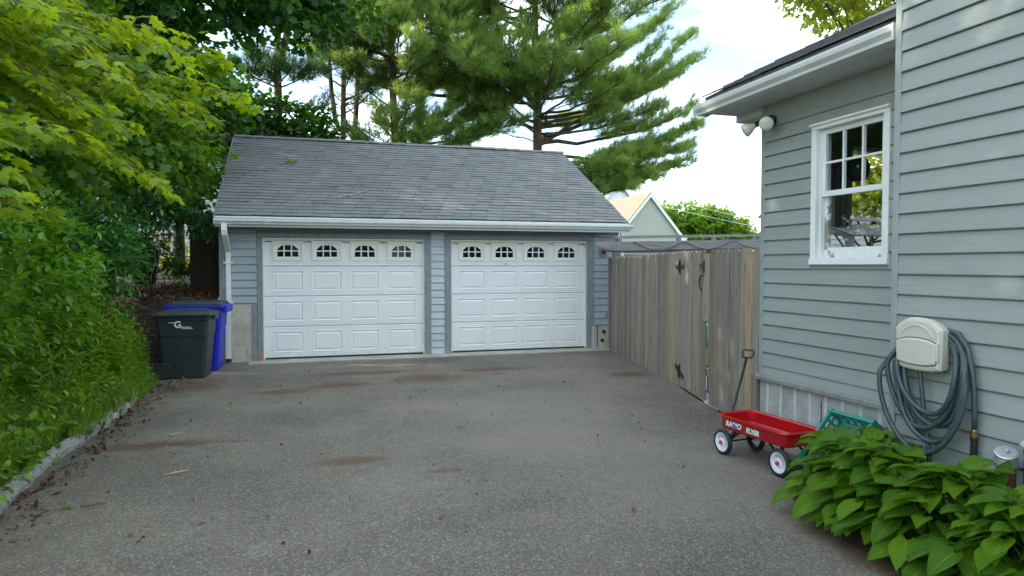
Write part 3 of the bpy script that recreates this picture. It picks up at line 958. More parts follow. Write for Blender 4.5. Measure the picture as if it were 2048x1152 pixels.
gpart(rect_tube([(DSX, 12.437, 1.83), (DSX, 12.437, 1.0)], 0.076, 0.056), 'downspout', 'white_paint')
gpart(rect_tube([(DSX - 0.012, 12.44, 1.03), (DSX - 0.016, 12.44, 0.08)], 0.084, 0.062), 'downspout', 'white_paint')
gpart(rect_tube([(DSX - 0.016, 12.44, 0.08), (DSX - 0.016, 12.44, 0.03)], 0.090, 0.070), 'downspout_shoe', 'black_plastic')
for z in (1.70, 1.03):
    gpart(MB().box((DSX - 0.075, 12.40, z - 0.016), (DSX + 0.075, 12.409, z + 0.016)), 'downspout_strap', 'white_paint')
gpart(rect_tube([(6.07, 12.44, 2.33), (6.07, 12.44, 0.1)], 0.076, 0.056), 'downspout', 'white_paint')

# junction box with rusty lamp base, outlet with a cord
jb = gpart(MB().box((5.60, GY - 0.055, 1.835), (5.755, GY - 0.012, 2.0)), 'junction_box', 'garage_trim', bevel=0.006)
gpart(MB().lathe([(0.048, 0), (0.048, 0.012), (0.030, 0.02), (0.028, 0.04), (0.02, 0.046)], (5.675, GY - 0.055, 1.92), (0, -1, 0), 14), 'lamp_base', 'rust', jb)
ob = gpart(MB().box((5.72, GY - 0.055, 0.635), (5.80, GY - 0.012, 0.755)), 'outlet_cover', 'galv', bevel=0.006)
gpart(MB().tube([(5.765, GY - 0.065, 0.70), (5.77, GY - 0.09, 0.66), (5.79, GY - 0.07, 0.60), (5.80, GY - 0.05, 0.5), (5.79, GY - 0.04, 0.3), (5.80, GY - 0.03, 0.02)], 0.008, 6), 'cord', 'black_plastic', ob)

# garage doors
def frame_loops(x0, x1, z0, z1, yf, steps):
    """nested rectangles (inset, depth) closed by a centre face; depth positive = into the door (+Y)"""
    v, f = [], []
    for ins, dep in steps:
        v += [(x0 + ins, yf + dep, z0 + ins), (x1 - ins, yf + dep, z0 + ins), (x1 - ins, yf + dep, z1 - ins), (x0 + ins, yf + dep, z1 - ins)]
    for i in range(len(steps) - 1):
        a, b_ = i * 4, i * 4 + 4
        f += [(a + k, a + (k + 1) % 4, b_ + (k + 1) % 4, b_ + k) for k in range(4)]
    L = (len(steps) - 1) * 4
    f.append((L, L + 1, L + 2, L + 3))
    return v, f

def garage_door(x0, x1, label):
    yf = GY + 0.035
    dr = MB()
    # white stop moulding round the opening, sealing the door
    dr.box((x0 - 0.0, yf - 0.035, 0.03), (x0 + 0.026, yf + 0.012, 2.128)).box((x1 - 0.026, yf - 0.035, 0.03), (x1, yf + 0.012, 2.128)).box((x0 + 0.026, yf - 0.035, 2.100), (x1 - 0.026, yf + 0.012, 2.128))
    door = gpart(dr, 'garage_door', 'cream')
    door['label'] = label
    cuts = [0.045, 0.585, 1.115, 1.640, 2.100]
    mx = 0.155
    pw = 0.515
    gap = (x1 - x0 - 2 * mx - 4 * pw) / 3
    cols = [(x0 + mx + i * (pw + gap), x0 + mx + i * (pw + gap) + pw) for i in range(4)]
    a0, a1 = x0 + 0.014, x1 - 0.014
    for s in range(4):
        zb, zt = cuts[s] + 0.003, cuts[s + 1] - 0.003
        top = s == 3
        pz0, pz1 = (zb + 0.085, zt - 0.075) if not top else (1.738, 2.075)
        sec = MB()
        # bottom and top rails with beads
        sec.sweep([(yf + 0.04, zb), (yf + 0.012, zb), (yf, zb + 0.012), (yf, zb + 0.028), (yf + 0.005, zb + 0.032), (yf + 0.005, zb + 0.037), (yf, zb + 0.041), (yf, pz0), (yf + 0.04, pz0)], (a0, 0, 0), (a1, 0, 0), (0, 1, 0), (0, 0, 1))
        sec.sweep([(yf + 0.04, pz1), (yf, pz1), (yf, zt - 0.041), (yf + 0.005, zt - 0.037), (yf + 0.005, zt - 0.032), (yf, zt - 0.028), (yf, zt - 0.012), (yf + 0.012, zt), (yf + 0.04, zt)], (a0, 0, 0), (a1, 0, 0), (0, 1, 0), (0, 0, 1))
        edges = [a0] + [e for c in cols for e in c] + [a1]
        for i in range(0, len(edges), 2):
            sec.box((edges[i], yf, pz0), (edges[i + 1], yf + 0.04, pz1))
        gpart(sec, 'section', 'door_white', door)
        for c0, c1 in cols:
            if not top:
                v, f = frame_loops(c0, c1, pz0, pz1, yf, [(0, 0), (0.006, -0.003), (0.014, -0.003), (0.026, 0.011), (0.034, 0.012), (0.060, 0.001), (0.064, 0.001)])
                gpart(MB().add(v, f), 'raised_panel', 'door_white', door)
            else:
                fm = MB()
                for lo, hi in (((c0 - 0.006, yf - 0.014, pz0 - 0.006), (c1 + 0.006, yf + 0.02, pz0 + 0.036)), ((c0 - 0.006, yf - 0.014, pz1 - 0.036), (c1 + 0.006, yf + 0.02, pz1 + 0.006)),
                               ((c0 - 0.006, yf - 0.014, pz0 + 0.036), (c0 + 0.036, yf + 0.02, pz1 - 0.036)), ((c1 - 0.036, yf - 0.014, pz0 + 0.036), (c1 + 0.006, yf + 0.02, pz1 - 0.036))):
                    fm.box(lo, hi)
                gpart(fm, 'window_frame', 'cream', door, bevel=0.006)
                # white arched grille of six lights
                gx0, gx1, gz0, gz1 = c0 + 0.084, c1 - 0.084, pz0 + 0.068, pz1 - 0.066
                gm = MB()
                y0_, y1_ = yf - 0.002, yf + 0.016
                gm.box((c0 + 0.036, y0_, pz0 + 0.036), (c1 - 0.036, y1_, gz0)).box((c0 + 0.036, y0_, gz1), (c1 - 0.036, y1_, pz1 - 0.036))
                gm.box((c0 + 0.036, y0_, gz0), (gx0, y1_, gz1)).box((gx1, y0_, gz0), (c1 - 0.036, y1_, gz1))
                lw = (gx1 - gx0 - 0.044) / 3
                for i in (1, 2):
                    q = gx0 + i * lw + (i - 1) * 0.022
                    gm.box((q, y0_ + 0.002, gz0), (q + 0.022, y1_ - 0.002, gz1))
                zm = gz0 + (gz1 - gz0) * 0.45
                gm.box((gx0, y0_ + 0.003, zm), (gx1, y1_ - 0.003, zm + 0.020))
                for sgn in (1, -1):
                    xe = gx0 if sgn > 0 else gx1
                    arc = [(xe, gz1 - 0.075)] + [(xe + sgn * lw * 1.08 * t, gz1 - 0.075 * (1 - math.sin(math.pi / 2 * t)) ) for t in (0.25, 0.5, 0.75, 1.0)] + [(xe, gz1 + 0.001)]
                    gm.add([(p[0], y0_ + 0.001, p[1]) for p in arc] + [(p[0], y1_ - 0.001, p[1]) for p in arc], [tuple(range(6)), tuple(range(11, 5, -1))] + [(i, (i + 1) % 6, (i + 1) % 6 + 6, i + 6) for i in range(6)])
                gpart(gm, 'grille', 'door_white', door)
                gpart(MB().box((gx0 - 0.01, yf + 0.018, gz0 - 0.01), (gx1 + 0.01, yf + 0.024, gz1 + 0.01)), 'pane', 'dark_glass', door)
    gpart(MB().box((a0, yf + 0.004, 0.024), (a1, yf + 0.036, 0.046)), 'bottom_seal', 'rubber', door)
    return door
garage_door(-0.676, 2.117, 'white panelled overhead door nearer the bins')
dr2 = garage_door(2.612, 5.331, 'white panelled overhead door nearer the fence')
gpart(MB().box((3.665, GY + 0.028, 1.672), (3.72, GY + 0.035, 1.692)), 'maker_plate', 'galv', dr2)
gpart(MB().box((2.122, GY - 0.045, 1.22), (2.145, GY - 0.034, 1.36)), 'latch_plate', 'brass')

# ------------------------------------------------------------------ grey house on the right
HXR, HXN = 4.20, 3.77
YC, YN = 5.61, 3.647
HOUSE = thing('house', 'grey clapboard house with white sash window and projecting corner beside the driveway', 'house', (4.2, 4.0, 0))
def hpart(mb, name, mat, parent=None, **k):
    return wobj(mb, HOUSE).build(name, mat, parent or HOUSE, **k)

WY0, WY1, WZ0, WZ1 = 4.098, 4.922, 1.664, 2.853      # window casing outside
OY0, OY1, OZ0, OZ1 = 4.150, 4.868, 1.715, 2.824      # rough opening
T = 0.13
X_END = 9.2
hw = MB()
xa, xb = HXR + 0.018, HXR + T
hw.box((xa, YN, 0.60), (xb, OY0, 3.18)).box((xa, OY1, 0.60), (xb, YC - 0.018, 3.18)).box((xa, OY0, 0.60), (xb, OY1, OZ0)).box((xa, OY0, OZ1), (xb, OY1, 3.18))
# end wall with its wide window opening on to the back garden
ya, yb = YC - 0.018 - T, YC - 0.018
EX0, EX1, EZ0, EZ1 = 4.82, 6.70, 1.50, 2.78
hw.box((xb, ya, 0.6), (EX0, yb, 3.18)).box((EX1, ya, 0.6), (X_END, yb, 3.18)).box((EX0, ya, 0.6), (EX1, yb, EZ0)).box((EX0, ya, EZ1), (EX1, yb, 3.18))
hw.box((X_END - T, YN, 0.6), (X_END, ya, 3.18))
hpart(hw, 'wall', 'interior')
hpart(MB().box((xb, YN, 0.55), (X_END - T, ya, 0.6)), 'floor', 'interior')
hpart(MB().box((xb, YN, 3.182), (X_END - T, ya, 3.22)), 'ceiling', 'interior')
hpart(MB().box((HXN + 0.018, -7.0, 0.0), (X_END, YN - 0.018, 6.4)), 'wall', 'house_paint')
clapboards(HOUSE, 'house_paint', (HXR + 0.018, YC - 0.055, 0), (0, -1), YC - 0.055 - WY1, 1.628 + EXPO * 0, 1.629 + EXPO * 9.05, 'hrL')
clapboards(HOUSE, 'house_paint', (HXR + 0.018, WY0, 0), (0, -1), WY0 - YN, 1.628, 1.629 + EXPO * 9.05, 'hrR')
hpart(MB().sweep([(-0.0155, 0.0), (-0.0145, 0.05), (0, 0.05), (0, 0)], (HXR + 0.018, WY0, 1.628), (HXR + 0.018, WY1, 1.628), (1, 0, 0), (0, 0, 1)), 'clapboard', 'house_paint')
z = 1.628 - EXPO
while z > 0.55:
    zz = max(z, 0.612)
    o = link('clapboard', clap_mesh(YC - 0.055 - YN, 'hrF'), 'house_paint', HOUSE)
    o.location = Vector((HXR + 0.018, YC - 0.055, zz)) - HOUSE.location
    o.rotation_euler = (0, 0, -math.pi / 2)
    z -= EXPO
o = link('clapboard', clap_mesh(YC - 0.055 - YN, 'hrF'), 'house_paint', HOUSE)
o.location = Vector((HXR + 0.018, YC - 0.055, 1.628 + EXPO * 9)) - HOUSE.location
o.rotation_euler = (0, 0, -math.pi / 2)
hpart(MB().sweep([(-0.0165, 0.0), (-0.012, 0.22), (0, 0.22), (0, 0)], (HXR + 0.018, YN, 1.628 + EXPO * 10), (HXR + 0.018, YC - 0.055, 1.628 + EXPO * 10), (1, 0, 0), (0, 0, 1)), 'frieze_board', 'house_paint')
# near projecting wall
z = 2.264 - EXPO * 16
for k in range(16 + 24):
    o = link('clapboard', clap_mesh(YN - 0.045 + 3.0, 'hn'), 'house_paint', HOUSE)
    o.location = Vector((HXN + 0.018, YN - 0.045, z)) - HOUSE.location
    o.rotation_euler = (0, 0, -math.pi / 2)
    z += EXPO
hpart(MB().box((HXN - 0.012, YN - 0.046, 0.04), (HXN + 0.09, YN, 5.6)), 'corner_board', 'house_trim', bevel=0.004)
hpart(MB().box((HXR - 0.006, YC - 0.056, 0.615), (HXR + 0.09, YC, 3.18)), 'corner_board', 'house_trim', bevel=0.004)
hpart(MB().box((HXN + 0.03, YN - 0.017, 0.0), (HXR + 0.017, YN - 0.004, 6.4)), 'return_wall', 'house_paint')
sk = [(0, 0), (-0.040, 0), (-0.046, 0.004), (-0.046, 0.036), (-0.030, 0.048), (0, 0.050)]
hpart(MB().sweep(sk, (HXR + 0.012, YN, 0.563), (HXR + 0.012, YC + 0.02, 0.563), (1, 0, 0), (0, 0, 1)), 'skirt_board', 'skirt')
fd = MB().box((HXR + 0.008, YN, -0.02), (HXR + 0.14, YC - 0.01, 0.562)).box((HXR + 0.14, YC - 0.15, -0.02), (X_END, YC - 0.012, 0.60))
FND = hpart(fd, 'foundation', 'parge')
for k in range(10):
    yy = YN + 0.12 + k * 0.19
    if k == 5:
        hpart(MB().box((HXR + 0.004, yy + 0.06, 0.0), (HXR + 0.0075, yy + 0.068, 0.5)), 'foundation_crack', 'rubber', FND)
    hpart(MB().add([(HXR + 0.008, yy, 0.0), (HXR + 0.003, yy + 0.012, 0.0), (HXR + 0.003, yy + 0.024, 0.0), (HXR + 0.008, yy + 0.036, 0.0), (HXR + 0.008, yy, 0.56), (HXR + 0.003, yy + 0.012, 0.56), (HXR + 0.003, yy + 0.024, 0.56), (HXR + 0.008, yy + 0.036, 0.56)],
                   [(0, 1, 5, 4), (1, 2, 6, 5), (2, 3, 7, 6)]), 'parge_rib', 'parge_light', FND)
hpart(MB().box((HXR - 0.10, 4.3, -0.02), (HXR + 0.007, YC + 0.02, 0.075)), 'footing', 'concrete', FND, bevel=0.02)

# sash window
cx0, cx1 = HXR - 0.016, HXR + 0.03
win = MB()
win.box((cx0, WY0, WZ0 + 0.052), (cx1, OY0 + 0.006, WZ1 - 0.044)).box((cx0, OY1 - 0.006, WZ0 + 0.052), (cx1, WY1, WZ1 - 0.044)).box((cx0 - 0.003, WY0, WZ1 - 0.044), (cx1, WY1, WZ1 - 0.012)).box((cx0 - 0.022, WY0 - 0.006, WZ1 - 0.012), (cx1, WY1 + 0.006, WZ1 + 0.008))
win.box((cx0 - 0.010, WY0 - 0.004, WZ0), (cx1, WY1 + 0.004, WZ0 + 0.052))
WIN = hpart(win, 'window', 'white_paint', bevel=0.003)
WIN['label'] = 'white double-hung window with six-light upper sash'
# jamb liners
hpart(MB().box((cx1, OY0 - 0.02, OZ0), (HXR + 0.13, OY0 + 0.018, OZ1)).box((cx1, OY1 - 0.018, OZ0), (HXR + 0.13, OY1 + 0.02, OZ1)).box((cx1, OY0 + 0.018, OZ1 - 0.018), (HXR + 0.13, OY1 - 0.018, OZ1 + 0.01)).box((cx1, OY0 + 0.018, OZ0 - 0.02), (HXR + 0.13, OY1 - 0.018, OZ0 + 0.006)), 'frame', 'white_paint', WIN)
sy0, sy1 = OY0 + 0.02, OY1 - 0.02
ux0, ux1 = HXR + 0.034, HXR + 0.066       # upper sash, outer track
def sash(x0, x1, z0, z1, st, rb, rt, mat):
    m_ = MB().box((x0, sy0, z0 + rb), (x1, sy0 + st, z1 - rt)).box((x0, sy1 - st, z0 + rb), (x1, sy1, z1 - rt)).box((x0, sy0, z0), (x1, sy1, z0 + rb)).box((x0, sy0, z1 - rt), (x1, sy1, z1))
    return hpart(m_, 'sash', mat, WIN, bevel=0.002)
sash(ux0, ux1, 2.240, OZ1 - 0.02, 0.042, 0.045, 0.04, 'white_paint')
mt = plain('peeling_paint', (0.70, 0.73, 0.70), 0.6, 0.08, 12, bmp=0.4, dirt=(0.20, 0.18, 0.15), dirt_at=(0.57, 0.62), dirt_amt=0.9)
MT['peeling_paint'] = mt
lx0, lx1 = HXR + 0.070, HXR + 0.102
sash(lx0, lx1, OZ0 + 0.008, 2.285, 0.042, 0.085, 0.040, 'peeling_paint')
py0, py1, pz0, pz1 = sy0 + 0.042, sy1 - 0.042, 2.285, OZ1 - 0.06
pw_ = (py1 - py0 - 0.036) / 3
for i in (1, 2):
    q = py0 + i * pw_ + (i - 1) * 0.018
    hpart(MB().box((ux0 + 0.003, q, pz0), (ux1 - 0.003, q + 0.018, pz1)), 'muntin', 'white_paint', WIN)
zc = (pz0 + pz1) / 2 - 0.01
hpart(MB().box((ux0 + 0.004, py0, zc), (ux1 - 0.004, py1, zc + 0.018)), 'muntin', 'white_paint', WIN)
for i in range(3):
    q = py0 + i * (pw_ + 0.018)
    for a_, b_ in ((pz0, zc), (zc + 0.018, pz1)):
        hpart(MB().add([(ux0 + 0.016, q, a_), (ux0 + 0.016, q + pw_, a_), (ux0 + 0.016, q + pw_, b_), (ux0 + 0.016, q, b_)], [(0, 1, 2, 3)]), 'pane', 'glass', WIN)
hpart(MB().add([(lx0 + 0.016, py0, OZ0 + 0.093), (lx0 + 0.016, py1, OZ0 + 0.093), (lx0 + 0.016, py1, 2.245), (lx0 + 0.016, py0, 2.245)], [(0, 1, 2, 3)]), 'pane', 'glass', WIN)
# far window frame and a curtain seen through the room
hpart(MB().box((EX0 - 0.03, ya - 0.02, EZ0 - 0.05), (EX0 + 0.03, yb + 0.02, EZ1 + 0.03)).box((EX1 - 0.03, ya - 0.02, EZ0 - 0.05), (EX1 + 0.03, yb + 0.02, EZ1 + 0.03)).box((EX0 + 0.03, ya - 0.02, EZ0 - 0.05), (EX1 - 0.03, yb + 0.02, EZ0)).box((EX0 + 0.03, ya - 0.021, EZ1 - 0.01), (EX1 - 0.03, yb + 0.021, EZ1 + 0.03)), 'garden_window', 'white_paint')
cu = MB()
cr = []
for k in range(25):
    x = 4.50 + (5.075 - 4.50) * k / 24
    cr.append((x, ya - 0.06 + 0.018 * math.sin(k * 2.1)))
cu.v = [(x, y_, zz) for zz in (2.02, 2.84) for x, y_ in cr] + [(x, y_ - 0.006, zz) for zz in (2.02, 2.84) for x, y_ in cr]
for k in range(24):
    cu.f += [(k, k + 1, k + 26, k + 25), (50 + k, 75 + k, 76 + k, 51 + k), (k, 50 + k, 51 + k, k + 1), (25 + k, 26 + k, 76 + k, 75 + k)]
t = tag(cu.build('curtain', 'curtain'), 'short grey curtain hanging inside the room behind the white sash window', 'curtain')
ln_ = thing('hanging_lantern', 'dark round lantern hanging inside the room behind the sash window', 'lantern', (5.05, 5.30, 2.565))
MB().lathe([(0.03, -0.11), (0.07, -0.098), (0.098, -0.05), (0.102, 0.0), (0.096, 0.05), (0.07, 0.098), (0.03, 0.11)], n=20).build('shade', 'lantern', ln_, smooth=True)
MB().tube([(0, 0, 0.11), (0, 0, 0.615)], 0.005, 6).build('cord', 'black_plastic', ln_)
MB().lathe([(0.012, -0.01), (0.012, 0.012)], (-0.075, -0.070, 0.02), (-1, -1, 0), 10).build('clasp', 'galv', ln_)

# eave of the low wing
EX, EZ = 3.865, 3.335
PITCH = 0.50
RY1 = 6.06
rl = MB()
xt = X_END - 1.0
zt = EZ + (xt - EX) * PITCH
rl.add([(EX, YN, EZ), (EX, RY1, EZ), (xt, RY1, zt), (xt, YN, zt), (EX, YN, EZ - 0.03), (EX, RY1, EZ - 0.03), (xt, RY1, zt - 0.03), (xt, YN, zt - 0.03)], [(0, 1, 2, 3), (7, 6, 5, 4), (0, 4, 5, 1), (1, 5, 6, 2), (2, 6, 7, 3)])
HR = hpart(rl, 'roof', 'grey_roof')
hs = Vector((1, 0, PITCH)).normalized()
hn_ = Vector((-hs.z, 0, hs.x))
hM = Matrix((Vector((0, -1, 0)), hs, hn_)).transposed()
for c in range(9):
    yy = RY1 + 0.02 + (c % 2) * 0.15
    while yy > YN:
        y1_ = max(yy - 0.305, YN)
        y0_ = min(yy, RY1 + 0.02)
        if y0_ - y1_ > 0.04:
            o = MB().add(tab_geo(y0_ - y1_, 0.009 + random.choice((0, 0.003, 0.006)), 0.002), TABF)
            oo = link('shingle', o.mesh('shingle'), 'shingle', HR)
            oo.location = Vector((EX, y0_, EZ)) + hs * (c * COURSE - 0.022) + hn_ * 0.002 - HOUSE.location
            oo.rotation_euler = hM.to_euler()
        yy -= 0.305
hpart(MB().box((EX + 0.004, YN + 0.0, 3.165), (EX + 0.024, RY1 - 0.01, 3.320)), 'fascia', 'gutter')
gp = [(0, 0), (0.005, 0), (0.005, -0.085), (0.055, -0.085), (0.058, -0.066), (0.085, -0.038), (0.088, -0.012), (0.075, -0.012), (0.075, 0), (0.106, 0.001), (0.106, -0.016), (0.100, -0.042), (0.070, -0.072), (0.065, -0.094), (0, -0.094)]
hpart(MB().sweep(gp, (EX, YN + 0.03, 3.268), (EX, RY1 + 0.05, 3.252), (-1, 0, 0), (0, 0, 1)), 'gutter', 'gutter')
hpart(MB().box((EX - 0.108, YN + 0.022, 3.172), (EX, YN + 0.0295, 3.272)), 'gutter_end_cap', 'gutter')
hpart(MB().box((EX - 0.106, RY1 + 0.0505, 3.158), (EX, RY1 + 0.056, 3.256)), 'gutter_end_cap', 'gutter')
yy = YN + 0.01
while yy < RY1 - 0.03:
    y2 = min(yy + 0.20, RY1 - 0.012)
    hpart(MB().box((EX + 0.0245, yy, 3.168), (HXR + 0.017, y2 - 0.004, 3.178)), 'soffit_panel', 'soffit', bevel=0.002)
    yy += 0.20
ra = MB()
ra.add([(EX - 0.0, RY1 - 0.01, EZ - 0.20), (xt, RY1 - 0.01, zt - 0.20), (xt, RY1 - 0.01, zt - 0.031), (EX, RY1 - 0.01, EZ - 0.031), (EX, RY1 + 0.012, EZ - 0.20), (xt, RY1 + 0.012, zt - 0.20), (xt, RY1 + 0.012, zt - 0.031), (EX, RY1 + 0.012, EZ - 0.031)],
       [(0, 1, 2, 3), (7, 6, 5, 4), (0, 4, 5, 1), (1, 5, 6, 2), (2, 6, 7, 3), (3, 7, 4, 0)])
hpart(ra, 'rake_board', 'house_trim')
hpart(MB().box((HXR + 0.02, YC - 0.018, 3.10), (X_END, RY1 - 0.0105, 3.1795)), 'soffit_panel', 'soffit')
# main roof far above, out of frame, so the near block is a whole house
mr = MB().sweep([(HXN - 0.4, 6.30), (X_END + 0.4, 6.30), ((HXN + X_END) / 2, 8.9)], (0, -7.3, 0), (0, YN + 0.3, 0), (1, 0, 0), (0, 0, 1))
hpart(mr, 'roof', 'grey_roof')

# twin floodlight under the eave
fl = thing('floodlight', 'twin white floodlight lamps on the wall under the eave', 'floodlight', (4.17, 5.44, 3.00))
MB().lathe([(0.055, 0), (0.055, 0.022), (0.035, 0.034)], (0.014, 0, 0), (-1, 0, 0), 18).build('mount', 'black_metal', fl, smooth=False)
def lamp_head(d_, start):
    dv = Vector(d_).normalized()
    s0 = Vector(start)
    MB().tube([(-0.02, 0, 0), s0 * 0.6, s0], 0.013, 8).build('arm', 'black_metal', fl)
    MB().lathe([(0.024, 0), (0.026, 0.045), (0.024, 0.06)], s0, dv, 14).build('socket', 'black_metal', fl)
    MB().lathe([(0.022, 0.055), (0.027, 0.075), (0.052, 0.115), (0.064, 0.150), (0.064, 0.160), (0.056, 0.170), (0.03, 0.178), (0.0, 0.180)], s0, dv, 22).build('bulb', 'lamp_glass', fl, smooth=True)
lamp_head((-0.75, 0.42, -0.46), (-0.055, 0.075, 0.00))
lamp_head((-0.62, -0.66, -0.42), (-0.055, -0.03, 0.005))

# ------------------------------------------------------------------ stockade fence and gate
def picket_mesh(w, h):
    t = 0.018
    c = min(0.035, w * 0.3)
    pr = [(0, 0), (w, 0), (w, h - c), (w - c, h), (c, h), (0, h - c)]
    return MB().sweep(pr, (0, 0, 0), (0, t, 0), (1, 0, 0), (0, 0, 1)).mesh('picket')

def run_of_pickets(root, P, Q, n, zb0, zb1, zt0, zt1, tsag=0.0):
    P, Q = Vector((*P, 0)), Vector((*Q, 0))
    dvec = (Q - P).normalized()
    L = (Q - P).length
    w = L / n
    ang = math.atan2(dvec.y, dvec.x)
    for i in range(n):
        t = (i + 0.5) / n
        zb = zb0 + (zb1 - zb0) * t + random.uniform(-.006, .006)
        zt = zt0 + (zt1 - zt0) * t + random.uniform(-.006, .006) - tsag * math.sin(math.pi * t)
        o = link('picket', picket_mesh(w - random.uniform(0.004, 0.011), zt - zb), 'fence_wood', root)
        o.location = P + dvec * (i * w) + Vector((0, 0, zb)) + Vector((-dvec.y, dvec.x, 0)) * random.uniform(-.004, .004) - Vector(root.location)
        o.rotation_euler = (random.uniform(-.006, .006), random.uniform(-.004, .004), ang + random.uniform(-.02, .02))
    # rails on the garden side (away from the drive)
    nrm = Vector((dvec.y, -dvec.x, 0))
    if nrm.x < 0:
        nrm = -nrm
    for z in (0.35, 1.0, 1.55):
        a_ = P + nrm * 0.045 + Vector((0, 0, z))
        b_ = Q + nrm * 0.045 + Vector((0, 0, z))
        wobj(MB().bar(a_, b_, 0.04, 0.085), root).build('rail', 'fence_wood', root)
    return nrm
FA, FB, FC, FD = (5.73, 12.36), (5.245, 9.80), (4.885, 8.215), (4.665, 7.265)
FD2, FE = (4.612, 7.105), (4.222, 5.665)
F1 = thing('picket_fence', 'long weathered wooden fence run between garage corner and gate hinges', 'fence', (5.2, 10.3, 0))
nrm = run_of_pickets(F1, FA, FB, 19, 0.0, 0.0, 1.815, 1.825)
run_of_pickets(F1, FB, (4.889, 8.232), 12, 0.0, 0.0, 1.825, 1.852)
for p in (FA, FB, FC):
    q = Vector((*p, 0)) + nrm * 0.115
    wobj(MB().box((q.x - 0.045, q.y - 0.045, 0), (q.x + 0.045, q.y + 0.045, 1.76)), F1).build('post', 'fence_wood', F1)
G1 = thing('garden_gate', 'weathered wooden gate with black cross hinges, latch and ring pull', 'gate', (4.78, 7.74, 0))
run_of_pickets(G1, FC, FD, 9, 0.02, 0.015, 1.852, 1.842)
F2 = thing('picket_fence', 'short wooden fence panel behind the wagon handle beside the house corner', 'fence', (4.4, 6.3, 0))
run_of_pickets(F2, FD2, FE, 9, 0.0, 0.02, 1.842, 1.832)
q = Vector((*FD2, 0)) + nrm * 0.10
wobj(MB().box((q.x - 0.045, q.y - 0.045, 0), (q.x + 0.045, q.y + 0.045, 1.76)), F2).build('post', 'fence_wood', F2)
wobj(MB().box((4.195, 5.63, 0), (4.285, 5.72, 0.60)), F2).build('post', 'fence_wood', F2)

q = (Vector((*FD, 0)) + Vector((*FD2, 0))) / 2 + nrm * 0.06
wobj(MB().box((q.x - 0.05, q.y - 0.07, 0.98), (q.x + 0.03, q.y + 0.12, 1.80)), F2).build('gap_filler', 'fence_wood', F2)  # added filler board, no gate part; makes the upper gap read dark
gd = (Vector((*FD, 0)) - Vector((*FC, 0))).normalized()
gn = Vector((-gd.y, gd.x, 0))
if gn.x > 0:
    gn = -gn
def gp_(s, z, out=0.0):
    p = Vector((*FC, 0)) + gd * s + gn * out
    return (p.x, p.y, z)
def iron_cross(z, tilt, hl=0.105):
    mb = MB()
    for (s, dz, l, w) in ((0, 0, hl, 0.030), (tilt, 0, 0.012, 0.12)):
        mb.bar(gp_(-0.01, z - l, 0.009), gp_(-0.01, z + l, 0.009), w, 0.010, gn)
    for sg in (-1, 1):
        mb.bar(gp_(-0.01, z, 0.009), gp_(-0.01 + sg * 0.15, z + tilt * sg, 0.009), 0.05, 0.011, gn)
        mb.lathe([(0.032, -0.004), (0.032, 0.007)], gp_(-0.01 + sg * 0.15, z + tilt * sg, 0.009), gn, 10)
    mb.lathe([(0.026, -0.002), (0.024, 0.012)], gp_(-0.01, z + hl, 0.006), gn, 8)
    mb.lathe([(0.026, -0.002), (0.024, 0.012)], gp_(-0.01, z - hl, 0.006), gn, 8)
    mb.tube([gp_(-0.01, z - 0.07, 0.018), gp_(-0.01, z + 0.07, 0.018)], 0.013, 8)
    return mb
wobj(iron_cross(1.635, 0.0, 0.072), G1).build('hinge', 'black_metal', G1)
h2 = wobj(iron_cross(0.215, -0.05, 0.072), G1).build('hinge', 'black_metal', G1)
GL = (Vector((*FD, 0)) - Vector((*FC, 0))).length
lt = MB()
lt.add([gp_(GL - 0.005, 1.70, .006), gp_(GL - 0.005, 1.585, .006), gp_(GL - 0.235, 1.665, .006), gp_(GL - 0.005, 1.70, .026), gp_(GL - 0.005, 1.585, .026), gp_(GL - 0.20, 1.66, .022)], [(0, 1, 2), (5, 4, 3), (0, 3, 4, 1), (1, 4, 5, 2), (2, 5, 3, 0)])
lt.bar(gp_(GL - 0.02, 1.56, .012), gp_(GL - 0.02, 1.72, .012), 0.05, 0.024, gn)
wobj(lt, G1).build('latch', 'black_metal', G1)
rg = []
for k in range(13):
    a_ = R(70 + k * 16)
    rg.append(gp_(GL - 0.035 + 0.10 * math.cos(a_) - 0.0, 1.445 + 0.095 * math.sin(a_), 0.035))
wobj(MB().tube(rg, 0.0095, 8), G1).build('ring_pull', 'black_metal', G1, smooth=True)

# striped stake seen through the gap beside the gate
sp_ = thing('striped_stake', 'thin stake with coloured bands standing behind the gap beside the gate', 'stake', (5.06, 7.92, 0))
for z0, z1, mtl in ((0.30, 0.34, 'black_plastic'), (0.34, 0.56, 'yellow_plastic'), (0.56, 0.64, 'black_plastic'), (0.64, 0.86, 'crate_green'), (0.86, 0.93, 'decal_white'), (0.93, 1.16, 'red_paint'), (1.16, 1.22, 'black_plastic'), (1.22, 1.38, 'yellow_plastic'), (1.38, 1.46, 'rust')):
    MB().lathe([(0.05, z0), (0.05, z1)], n=12).build('band', mtl, sp_)
MB().lathe([(0.045, 0.0), (0.045, 0.30)], n=12).build('foot', 'decal_white', sp_)

